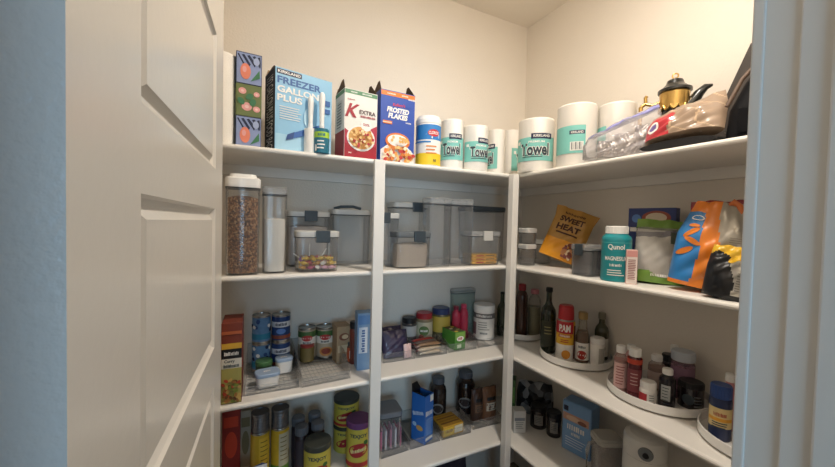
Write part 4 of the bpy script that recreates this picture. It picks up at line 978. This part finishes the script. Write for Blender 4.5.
# oils
c = on(T2, 544, 559.5, 286.5, -.0); c['p'] += Vector((-.005, .012, 0)); note('oil', c); t = bottle('oil_bottle', 'tall dark green olive oil bottle on the oil turntable', 'bottle', c, WINE, OILG, (.42, .93, 1), BLACK, None)
P = Print(cylf(c['r'])); P.rect(-c['r']*1.2, c['h']*.12, c['r']*1.2, c['h']*.5, mat('2B2E20', .5), n=14).lines(0, c['h']*.4, c['r'], 3, .015, .004, mat('8A8458')); P.done(t)
c = on(T2, 556.5, 575.5, 303, -.055); note('pam', c); r, h = c['r'], c['h']
t = thing('cooking_spray', 'yellow and red can of cooking spray with red cap on the oil turntable', 'spray can', c['p'], c['face']); YE = mat('E8B52C', .35, coat=.3); RE = mat('B8232C', .35, coat=.3)
MB().lathe([(r*.95, 0, STEEL), (r, .003, WHITE), (r, h*.3, YE), (r, h*.68, YE), (r*.97, h*.72, STEEL), (r*.8, h*.76)], WHITE).build('can_body', t)
MB().lathe([(r*.86, h*.735), (r*.86, h*.8), (r*.8, h*.97), (r*.7, h), (0, h)], RE).build('cap', t)
P = Print(cylf(r)); P.rect(-r*1.5, h*.5, r*.9, h*.72, RE, n=18).text('PAM', -r*.1, h*.6, h*.13, WHITE, w=r*1.25, bold=.05).rect(-r*.8, h*.43, r*.7, h*.49, mat('C97A22'), n=10).squig('Original', -r*.05, h*.46, h*.04, WHITE, w=r*1.1).lines(0, h*.38, r*1.0, 2, .008, .003, RE).ell(r*.1, h*.13, r*.45, h*.08, mat('E29A3A')).rect(r*.95, h*.05, r*1.3, h*.65, mat('5A2C22'), n=4); P.done(t)
c = on(T2, 575.5, 590, 310.5, -.05); note('sauce', c); t = bottle('sauce_bottle', 'slim bottle with gold cap and tomato label on the oil turntable', 'bottle', c, [(.93, 0), (1, .02), (1, .5), (.8, .6), (.62, .7), (.58, .86)], clear('B8B09A', .25), (.64, .86, 1), mat('B59A6A', .3, .6), fill=(.62, mat('6B3A26', .4)))
P = Print(cylf(c['r'])); P.rect(-c['r']*1.4, c['h']*.06, c['r']*1.4, c['h']*.4, WHITE, n=14).ell(0, c['h']*.16, c['r']*.7, c['h']*.09, mat('B8342C')).squig('salsa', 0, c['h']*.32, c['h']*.06, INK, w=c['r']); P.done(t)
c = on(T2, 590, 604.5, 335.5, -.06); note('wj', c); t = bottle('supplement_bottle', 'small plain white bottle at the right of the oil turntable', 'bottle', c, ROUND if False else [(.93, 0), (1, .02), (1, .76), (.9, .8)], WHITE, (.98, .8, 1), WHITEP)
P = Print(cylf(c['r'])); P.rect(c['r']*.2, c['h']*.1, c['r']*1.2, c['h']*.66, mat('B5B0A6'), n=6); P.done(t)
c = on(T2, 594.5, 609, 311, .035); note('vin', c); t = bottle('vinegar_bottle', 'dark glass bottle with black and white label behind the white bottle', 'bottle', c, [(.93, 0), (1, .02), (1, .6), (.85, .68), (.45, .76), (.42, .86)], mat('4A4A34', .15, coat=.6), (.5, .86, 1), mat('8A8470', .4))
P = Print(cylf(c['r'])); P.rect(-c['r']*1.3, c['h']*.08, c['r']*1.3, c['h']*.46, mat('D8D6CC'), n=14).ell(0, c['h']*.25, c['r']*.6, c['h']*.1, INK); P.done(t)
# supplements
def supp(label, T, x0, x1, yt, dr, m, capm, prof=ROUND, cap=(.7, .86, 1), band=None, fill=None, name='supplement_bottle', cat='bottle'):
    c = on(T, x0, x1, yt, dr); note(label[:26], c)
    return bottle(name, label, cat, c, prof, m, cap, capm, 'bottles on the supplement turntable' if T is T3 else None, band, None, fill), c
PKC = clear('E2B5B0', .22, .1); DRK = mat('1E1A20', .25, coat=.5)
SH = [(.93, 0), (1, .02), (1, .7), (.92, .76), (.62, .82), (.6, .86)]
t, c = supp('clear pink bottle with white cap, leftmost on the supplement turntable', T3, 613.5, 628, 343.5, -.06, PKC, WHITEP, SH, (.66, .85, 1), fill=(.7, mat('B98C86', .5)))
P = Print(cylf(c['r'])); P.rect(-c['r']*1.1, c['h']*.12, c['r']*1.1, c['h']*.65, mat('DDB7B2'), n=12).lines(0, c['h']*.56, c['r']*1.2, 7, c['h']*.06, .003, mat('9A4A4E')); P.done(t)
t, c = supp('dark red bottle with white cap and red neck on the supplement turntable', T3, 627, 642.5, 346, -.085, mat('5A1E26', .2, coat=.5), WHITEP, SH, (.8, .84, 1), band=(.7, .8, mat('C2452E')))
P = Print(cylf(c['r'])); P.rect(-c['r']*1.1, c['h']*.15, c['r']*1.1, c['h']*.6, mat('7E3A40'), n=12).lines(0, c['h']*.5, c['r'], 4, .012, .003, mat('C9A8A0')); P.done(t)
supp('white-capped bottle at the back left of the supplement turntable', T3, 625, 637, 343, .05, mat('C99A94', .3, coat=.3), WHITEP, SH)
t, c = supp('short white pill bottle at the front of the supplement turntable', T3, 638.5, 657, 378, -.1, WHITE, WHITEP, [(.95, 0), (1, .03), (1, .6), (.92, .68)], (.9, .68, 1))
P = Print(cylf(c['r'])); P.rect(-c['r']*1.3, c['h']*.1, -c['r']*.1, c['h']*.5, mat('B8343C'), n=8).lines(c['r']*.5, c['h']*.45, c['r']*.7, 4, .008, .002, INK); P.done(t)
supp('clear pinkish bottle with white cap behind the short white pill bottle', T3, 647.5, 665.5, 352.5, -.0, clear('D8BDB2', .25, .1), WHITEP, SH, (.62, .85, 1), band=(.2, .6, mat('C9B3AA')), fill=(.7, mat('9A7A70', .5)))
t, c = supp('black bottle with white cap and pale label at front right of the supplement turntable', T3, 658.5, 676, 366, -.09, DRK, WHITEP, SH, (.62, .85, 1))
P = Print(cylf(c['r'])); P.rect(-c['r']*.75, c['h']*.2, c['r']*.4, c['h']*.6, mat('B5B8B8'), n=10).lines(-c['r']*.15, c['h']*.52, c['r']*.8, 6, .01, .0025, INK); P.done(t)
supp('white-capped tall bottle furthest back on the supplement turntable', T3, 668, 680, 343.5, .085, mat('8A6E6A', .4), WHITEP, SH)
supp('black-capped jar behind the white-capped black bottle', T3, 661, 676, 352, .05, DRK, BLACK, JAR, (.95, .82, 1))
t, c = supp('wide dark jar with black lid at the right of the supplement turntable', T3, 677, 704.5, 377, -.035, DRK, BLACK, JAR, (.97, .76, 1), name='supplement_jar', cat='jar')
P = Print(cylf(c['r'])); P.ell(-c['r']*.2, c['h']*.38, c['r']*.5, c['h']*.2, mat('3E4A52')).lines(c['r']*.6, c['h']*.5, c['r']*.7, 4, .01, .003, mat('7A7E80')); P.done(t)
hd_ = c['h']
c2 = on(T3, 673.5, 699.5, 350.5, .0); c2['p'].z += 0; c2['p'] += Vector((.018, .02, 0)); note('purple', c2)
t = bottle('gummy_jar', 'wide clear jar of purple gummies with pale lid behind the dark jar', 'jar', c2, [(.92, 0), (1, .03), (1, .7), (.93, .78), (.9, .8)], clear('C9A8B8', .25, .1), (.98, .8, 1), mat('BFC6CF', .4), fill=(.72, voro(['7A4A66', '8E5A78', '5E344E', '9A6A84'], 70)))
P = Print(cylf(c2['r'])); P.rect(-c2['r']*1.3, c2['h']*.45, c2['r']*1.3, c2['h']*.68, mat('8A6A80'), n=14); P.done(t)
# last turntable
c = on(T4, 709, 733, 381, -.045); note('bluecap', c); r, h = c['r'], c['h']; DB2 = mat('1C2A52', .35, coat=.3)
t = bottle('vitamin_bottle', 'blue-capped dark blue vitamin bottle with yellow label next to the door frame', 'bottle', c, [(.95, 0), (1, .02), (1, .7), (.95, .76)], DB2, (.93, .76, 1), mat('2B4A8A', .4))
P = Print(cylf(r)); P.rect(-r*1.4, h*.24, r*1.4, h*.6, mat('D9C28A'), n=16).squig('Vitamin', 0, h*.48, h*.08, mat('A33A2E'), w=r*1.2, shear=.2).rect(-r*1.2, h*.36, r*1.2, h*.42, mat('D99A2E'), n=12).lines(0, h*.32, r*1.4, 3, h*.04, .003, INK); P.done(t)
c = on(T4, 723, 737, 372, .03); note('wc', c); bottle('supplement_bottle', 'white-capped pink bottle behind the blue-capped bottle by the door frame', 'bottle', c, SH, mat('C98A8E', .4), (.75, .86, 1), WHITEP)

# ------------------------------------------------------------------ lowest shelf, back wall, first bay
def canl(label, x0, x1, yt, h, lidm, up=0, S=4, grp='yellow seasoning cans', R=None, off=None):
    c = Cyl(x0, x1, yt, S, h=h if off is None and R is None else None, up=up, off=off, R=R); r = c['r']; note(label[:26], c); h = c['h']
    t = thing('seasoning_can', label, 'can', c['p'], c['face'], grp)
    MB().lathe([(r*.97, 0), (r, .002), (r, h*.86), (r*.98, h*.87)], mat('C9B84A', .4, var=.08)).build('can_body', t)
    MB().lathe([(r*1.0, h*.87), (r*1.03, h*.875), (r*1.03, h-.003), (r*.99, h), (0, h)], lidm).build('lid', t)
    P = Print(cylf(r)); P.text('TEXJOY', 0, h*.72, h*.1, INK, w=r*1.5, bold=.04).ell(0, h*.42, r*.85, h*.15, mat('A8262A'), rot=.25).squig('Seasoning', 0, h*.42, h*.09, mat('EBDFA0'), w=r*1.3, rot=.2).ell(r*.6, h*.58, r*.2, h*.05, mat('3E6A34')).rect(-r*1.4, h*.06, r*1.4, h*.16, mat('B5342E'), n=14); P.done(t)
    return c
LIDD = mat('3A3D36', .45)
canl('yellow seasoning can with dark lid, front one below the wire-floored bins', 304, 331, 432, .17, LIDD)
h2 = .115
c = canl('yellow seasoning can with dark lid, top of a stack of two', 334, 359, 390, h2, LIDD, up=h2+.0003)
q = dict(c); r = c['r']
t = thing('seasoning_can', 'yellow seasoning can at the bottom of a stack of two', 'can', c['p']-Vector((0, 0, h2+.0003)), c['face'], 'yellow seasoning cans')
MB().lathe([(r*.97, 0), (r, .002), (r, h2*.86), (r*.98, h2*.87)], mat('C9B84A', .4, var=.08)).build('can_body', t)
MB().lathe([(r*1.0, h2*.87), (r*1.03, h2*.875), (r*1.03, h2-.003), (r*.99, h2), (0, h2)], LIDD).build('lid', t)
P = Print(cylf(r)); P.text('TEXJOY', 0, h2*.72, h2*.1, INK, w=r*1.5, bold=.04).ell(0, h2*.42, r*.85, h2*.15, mat('A8262A'), rot=.25); P.done(t)
canl('yellow seasoning can with purple lid beside the bay divider strip', 346.5, 371, 411, .19, mat('6E3E72', .4))
YEL, GRE = mat('C7A62E', .4, var=.15), mat('5E8A3A', .4)
for (x0, x1, yt, lb) in ((250.5, 270, 407, 'left of the two yellow and green cans'), (271, 289.5, 403, 'right of the two yellow and green cans')):
    c = Cyl(x0, x1, yt, 4, off=.14); hh = c['h']; r = c['r']; note(lb, c); hb = hh*.78
    q = dict(c); q['h'] = hb
    t = can('food_can', 'tall can, '+lb+' under the first bin', 'can', q, YEL, group='yellow and green cans')
    P = cprint(t, r*.985); P.rect(-r*1.5, .008, r*1.5, hb*.42, GRE, n=16).rect(-r*.1, hb*.4, r*1.2, hb*.92, mat('B9B39A') if x0 > 260 else mat('D8B83A'), n=10).lines(r*.5, hb*.85, r*.9, 6, hb*.07, .003, mat('6A5A20')).ell(-r*.3, hb*.25, r*.5, hb*.1, mat('3E6A2A')); P.done(t)
    t = thing('metal_tin', 'small unlabelled grey tin stacked on the '+lb.replace(' of the two', ''), 'tin', c['p']+Vector((0, 0, hb+.0004)), 0, 'small grey tins'); h3 = hh-hb
    pr = [(r*.93, 0), (r*.97, .003)]
    for k in range(5): z = h3*(.15+.15*k); pr += [(r*.95, z), (r*.925, z+h3*.06), (r*.95, z+h3*.1)]
    pr += [(r*.97, h3-.003), (r*.95, h3), (r*.9, h3), (r*.88, h3-.003), (0, h3-.003)]
    MB().lathe(pr, mat('7E8084', .35, .8)).build('tin', t)
gs = 'spice jars on the lowest shelf'
for (x0, x1, yt, off, lb) in ((291.5, 305, 413, .23, 'dark spice jar with grey cap, back left of four'), (294.5, 308.5, 422, .175, 'dark spice jar with grey cap, front left of four'), (308, 320.5, 409, .24, 'dark spice jar with grey cap, back right of four'), (311, 324.5, 418, .185, 'dark spice jar with grey cap, front right of four')):
    c = Cyl(x0, x1, yt, 4, off=off); note('spice', c)
    bottle('spice_jar', lb+' beside the yellow cans', 'jar', c, JAR, mat('33292E', .35, coat=.3), (.95, .84, 1), mat('6E7076', .4), gs, (.15, .75, mat('423840')))
# cartons and a plastic bag at the far left
p = onY(236, 435, YB+.1); p.z = ZS[4]
for (x0, x1, yt, off, d, m, m2, lb) in ((221, 240, 417, .1, .12, '8E2A28', 'C9452E', 'dark red carton nearest the door on the lowest shelf'), (240, 251, 418, .12, .1, 'B9AE9A', '8A7E5A', 'narrow pale carton between the red carton and the yellow cans')):
    bx = BoxB(x0, x1, yt, 4, off); w, h = bx['w'], bx['h']
    t = carton('food_carton', lb, 'box', bx['p']+Vector((0, .05, 0)), w, d, h, -.06, mat(m, .5))
    P = Print(flat(0)); P.ell(0, h*.6, w*.35, h*.15, mat(m2)).rect(-w*.4, h*.8, w*.4, h*.92, mat(m2), n=1).rect(-w*.4, h*.1, w*.4, h*.3, mat('D8CFBA'), n=1); P.done(t, 'printed_front')
q = Bag(.12, .15, .05, 41, .9, .012, .1)
p = onz(236, 463, ZS[4]); 
t = thing('plastic_bag', 'crumpled white and blue plastic bag in front of the red carton', 'bag', Vector((.02, YB+.045, ZS[4]+.001)), .05, rx=-.1)
q.make(lambda u, v: mat('2B4A86', .35, coat=.3) if v < .35 else mat('C9CBD0', .35, var=.08, coat=.3), None, 24, 24).build('film', t)

# ------------------------------------------------------------------ lowest shelf, back wall, second bay
G4 = 'clear bins on the lowest shelf'
bA = BinB('clear bin under the grey-lidded container on the lowest shelf', 381, 459.5, 408.5, 450.5, 4, .05, .042, gr=G4)
bB = BinB('clear bin holding the bright blue carton on the lowest shelf', 410, 450, 440, 441, 4, .05, .042, gr=G4)
bC = BinB('clear bin holding the yellow carton on the lowest shelf', 441.5, 440.5, 471, 433, 4, .05, .042, .125, gr=G4)
bD = BinB('clear bin of brown pouches, next to the corner post on the lowest shelf', 472.5, 430, 501, 423, 4, .05, .042, .125, gr=G4)
p, w, d = bA; u4 = .004
bw = w*.86; a = onY(394, 412, p.y+.03); bh = a.z-ZS[4]-u4; note('greylid', dict(w=bw, h=bh))
container('food_container', 'clear container with grey lid full of pink packets on the lowest shelf', 'container', p+Vector((-.005, .085, u4)), bw, .12, bh, -.1, mat('7E8086', .4), None, None, 'clear food containers')
r = random.Random(5)
for i in range(9):
    o = solo(MB().box((-.004, -.022, 0), (.004, .022, min(.085, bh*.7)), mat(['C97A94', 'D9A5B5', 'E2D8D8', 'A83A5E'][i % 4], .4, var=.1, vs=70), .001), 'drink_packet', 'slim pink and white drink packet in the grey-lidded container', 'packet', p+Vector((-.005+(i-4)*.0115, .055+.025*(i % 2), u4+.0065)), -.1, 'pink packets')
p, w, d = bB; bw = w*.4; a = onY(424, 395, p.y+.02); bh = a.z-ZS[4]-u4; note('blue', dict(w=bw, h=bh)); BB = mat('2A6CBE', .45)
t = open_carton('cracker_carton', 'bright blue open carton with white lettering on the lowest shelf', 'box', p+Vector((.022, .012, u4)), bw, .08, bh, .42, BB, BLACK, BLACK, peak=.002)
P = Print(flat(0)); w_ = bw; P.rect(w_*.1, bh*.84, w_*.48, bh*.98, WHITE, n=1).squig('SUGAR', 0, bh*.62, bh*.13, WHITE, w=w_*.8).lines(0, bh*.48, w_*.75, 7, bh*.05, .003, mat('A9CBEA')).rect(-w_*.4, bh*.06, w_*.4, bh*.12, WHITE, n=1); P.done(t, 'printed_front')
P = Print(lambda u, v, l: (-w_/2-l, .04-u, v)); P.squig('Oatmeal', 0, bh*.6, .02, mat('D9E6F2'), w=.065, rot=.3, shear=.2).ell(.01, bh*.3, .02, .012, mat('C9A05A')).ell(-.02, bh*.35, .012, .01, mat('A9CBEA')); P.done(t, 'printed_side')
p, w, d = bC; yw = w*.72; yh = .05
t = carton('tea_carton', 'flat yellow carton with brown striped top lying in the third bin', 'box', p+Vector((-.01, .012, u4)), yw, .105, yh, .06, mat('C79A34', .5))
P = Print(flat(0)); P.rect(yw*.05, yh*.15, yw*.46, yh*.85, mat('DDD6C0'), n=1).rect(-yw*.46, yh*.15, 0, yh*.85, mat('E0BC3A'), n=1).squig('HONEY', -yw*.22, yh*.5, yh*.3, mat('6A3A1E'), w=yw*.36); P.done(t, 'printed_front')
P = Print(topf(yh)); 
for i in range(5): P.rect(-yw*.47, .004+i*.02, yw*.47, .004+i*.02+.009, mat('8A5A26') if i % 2 else mat('B5862E'), n=1)
P.done(t, 'printed_top')
SYR = [(.9, 0), (1, .03), (1, .66), (.9, .76), (.68, .82), (.62, .84), (.62, .88)]
def jar4(x0, x1, yt, off, lb):
    c = Cyl(x0, x1, yt, 4, off=off, up=u4); note(lb[:24], c)
    t = bottle('syrup_bottle', lb, 'bottle', c, SYR, mat('2B1C18', .2, coat=.5), (.72, .86, 1), mat('5A5E66', .4), 'dark syrup bottles')
    P = Print(cylf(c['r'])); P.ell(0, c['h']*.3, c['r']*.7, c['h']*.13, mat('8E8A84')).ell(0, c['h']*.3, c['r']*.5, c['h']*.09, mat('3A2A26')); P.done(t)
jar4(430, 446.5, 373, .3, 'dark syrup bottle with round label between the blue and yellow cartons')
jar4(456, 475, 367, .3, 'dark syrup bottle with round label behind the yellow carton')
for (x0, x1, yt, off, lb, m) in ((474.5, 485.5, 391, .17, 'dark brown upright pouch, left of two beside the corner post', '4E3428'), (485.5, 499, 389, .16, 'brown upright pouch with white label, right of two beside the corner post', '7A5238')):
    bx = BoxB(x0, x1, yt, 4, off, up=u4); note('pouch', bx)
    q = Bag(bx['w'], bx['h'], .05, 51+x0, .9, .004, 0, top=.2)
    t = thing('coffee_pouch', lb, 'pouch', bx['p']+Vector((0, .03, 0)), 0, 'brown pouches')
    q.make(mat(m, .4, var=.15, coat=.2), None, 20, 24).build('film', t)
    P = Print(q.fn()); P.rect(.15, .3, .85, .55, mat('C9C0B0') if x0 > 480 else mat('7A5A44'), n=6).rect(.2, .62, .8, .72, BLACK, n=6).lines(.5, .48, .5, 3, .07, .02, INK); P.done(t)

# ------------------------------------------------------------------ lowest shelf, right wall
p = onz(519.5, 433, ZS[4]); t_ = .108
t = carton('food_carton', 'small white carton just right of the corner post on the lowest shelf', 'box', p, .06, .05, t_, -az(518, 420)+.35, mat('D3D1CC', .5))
P = Print(flat(0)); P.rect(-.026, .06, .026, .075, mat('8A8E94'), n=1).lines(0, .05, .04, 4, .009, .003, MGREY); P.done(t, 'printed_front')
for (x0, x1, yt, yb_, lb) in ((530, 546.5, 401, 430, 'dark jar with black lid and grey label, left of two before the blue carton'), (546.5, 561, 407.5, 438.5, 'dark jar with black lid and grey label, right of two before the blue carton')):
    c = Cyl(x0, x1, yt, 4, yb=yb_); note('darkjar', c); r, h = c['r'], c['h']
    t = bottle('spice_jar', lb, 'jar', c, JAR, mat('2B2422', .2, coat=.5), (.98, .78, 1), BLACK, 'dark jars on the lowest shelf')
    P = Print(cylf(r)); P.rect(-r*.5, h*.2, r*.6, h*.66, mat('8C8A86'), n=8).lines(.05*r, h*.55, r*.8, 4, .008, .002, INK); P.done(t)
a, b = onz(561, 447, ZS[4]), onz(590, 463, ZS[4]); p = (a+b)/2; w = (b-a).length; A_ = math.atan2(b.y-a.y, b.x-a.x); d_ = ray(575, 404); R_ = math.hypot(p.x, p.y); h = EYE+d_.z/math.hypot(d_.x, d_.y)*R_-ZS[4]; note('bluebag', dict(w=w, h=h, A=A_))
LBL = mat('7FA9D6', .45)
t = carton('food_carton', 'large pale blue carton on the lowest shelf beside the clear lidded tub', 'box', p, w, .08, h, A_, LBL, bev=.008)
P = Print(flat(0)); P.rect(-w*.46, h*.62, w*.42, h*.76, mat('C99A86'), n=1).ell(-w*.1, h*.68, w*.25, h*.05, mat('E0C0A8')).ell(w*.2, h*.66, w*.15, h*.04, mat('8A5A4A')).rect(-w*.44, h*.8, -w*.28, h*.9, NAVY, n=1).squig('Quick', 0, h*.5, h*.12, WHITE, w=w*.6).squig('rice', 0, h*.38, h*.07, WHITE, w=w*.3).lines(0, h*.28, w*.7, 4, h*.05, .004, mat('CFE0F0')); P.done(t, 'printed_front')
# black and white plastic bag at the back
q = Bag(.19, .16, .09, 61, .9, .014, .1)
p = onX(535, 390, XR+.31); p.z = ZS[4]+.001
BW = voro(['26282C', '2E3136', 'A9ABAE', '1C1E22', '6E7278'], 28, .35, .2)
t = thing('plastic_bag', 'black and white printed plastic bag at the back behind the dark jars', 'bag', p, -az(535, 390), rx=-.1)
q.make(BW, None, 26, 26).build('film', t)
p = onX(514, 390, XR+.14); p.z = ZS[4]
t = carton('food_carton', 'narrow dark green carton right behind the corner post', 'box', Vector((XR+.1, YB+.09, ZS[4])), .045, .06, .235, -PI/4, mat('3E5E30', .5))
P = Print(flat(0)); P.rect(-.02, .12, .02, .2, mat('5E8A44'), n=1); P.done(t, 'printed_front')
# clear lidded tub with handle
c = Cyl(592, 622, 428, 4, R=math.hypot(1.26, .8)); r = c['r']; h = c['h']; note('tub', c)
t = thing('storage_tub', 'cloudy clear tub with grey lid and side handle before the blue carton', 'tub', c['p'], c['face']+.5)
TB = clear('B5B0AA', .4, .2)
MB().loft([(0, r*.8, r*.7, r*.3), (.004, r*.82, r*.72, r*.3), (h-.02, r*.95, r*.85, r*.35), (h-.02, r*.95-.003, r*.85-.003, r*.35), (.006, r*.82-.003, r*.72-.003, r*.3)], TB).build('tub_body', t)
MB().loft([(h-.022, r*1.0, r*.9, r*.38), (h-.008, r*1.0, r*.9, r*.38), (h-.006, r*.9, r*.8, r*.34), (h, r*.86, r*.76, r*.32)], mat('A9A69F', .45)).build('lid', t)
MB().tube([(-r*.95, 0, h-.03), (-r*1.35, 0, h-.035), (-r*1.5, 0, h-.06), (-r*1.5, 0, h*.3), (-r*.9, 0, h*.22)], .007, TB, 8).build('handle', t)
fillbox('dog_biscuits' if False else 'dry_mix', 'reddish brown dry mix inside the cloudy lidded tub', 'dry mix', c['p'], r*1.6, r*1.4, h*.6, voro(['6E4A3E', '8A5E4E', '5A3A32'], 90))
# white cooker
c = Cyl(622, 668, 423, 4, R=math.hypot(1.3, .57)); r = c['r']; h = c['h']; note('cooker', c)
t = thing('rice_cooker', 'white rounded cooker with dark knob at the right end of the lowest shelf', 'cooker', c['p'], c['face'])
CW = mat('E3E1DB', .35, coat=.3)
MB().lathe([(r*.8, 0), (r*.88, .006), (r*.98, h*.3), (r, h*.6), (r*.99, h*.775)], CW, n=48).build('body', t)
MB().lathe([(r*.985, h*.777), (r*1.0, h*.79), (r*1.0, h*.82), (r*.985, h*.93), (r*.93, h*.965), (r*.7, h*.99), (r*.4, h), (0, h)], CW, n=48).build('lid', t)
MB().lathe([(r*.975, h*.768), (r*.975, h*.785)], BLACK, n=48, cap0=False, cap1=False).build('seam_ring', t)
k = MB().lathe([(.02, 0), (.022, .004), (.02, .01), (0, .011)], MGREY); ok_ = k.build('latch_plate', t); ok_.location = (r*.05, -r*.992, h*.875); ok_.rotation_euler = (PI/2, 0, 0)
k2 = MB().lathe([(.008, .0112), (.009, .018), (.006, .021), (0, .021)], BLACK).build('latch_button', ok_)
# dark red bag behind the tub and cooker
q = Bag(.14, .13, .08, 71, .9, .01)
p = onX(613, 420, XR+.24); p.z = ZS[4]+.001
t = thing('snack_bag', 'dark red bag at the back between the blue carton and white cooker', 'bag', p, -az(613, 420), rx=-.05); q.make(mat('5E2430', .4, var=.2), None, 22, 22).build('film', t)

# ------------------------------------------------------------------ pantry floor, glimpsed below the lowest shelf
q = Bag(.3, .3, .2, 81, .9, .02)
t = thing('plastic_bag', 'dark purple plastic bag on the floor below the second bay', 'bag', (.85, YB+.17, .001), 0); q.make(mat('2E2A38', .35, var=.2, coat=.3), None, 26, 26).build('film', t)
t = thing('storage_crate', 'black plastic crate on the floor beneath the right wall shelves', 'crate', (XR+.2, .95, 0), -PI/2)
MB().box((-.2, -.14, 0), (.2, .14, .006), BLACK).box((-.2, -.14, .006), (.2, -.134, .24), BLACK).box((-.2, .134, .006), (.2, .14, .24), BLACK).box((-.2, -.134, .006), (-.194, .134, .24), BLACK).box((.194, -.134, .006), (.2, .134, .24), BLACK).build('crate_body', t)
MB().box((-.205, -.146, .2405), (.205, .146, .252), DGREY, .003).build('lid', t)
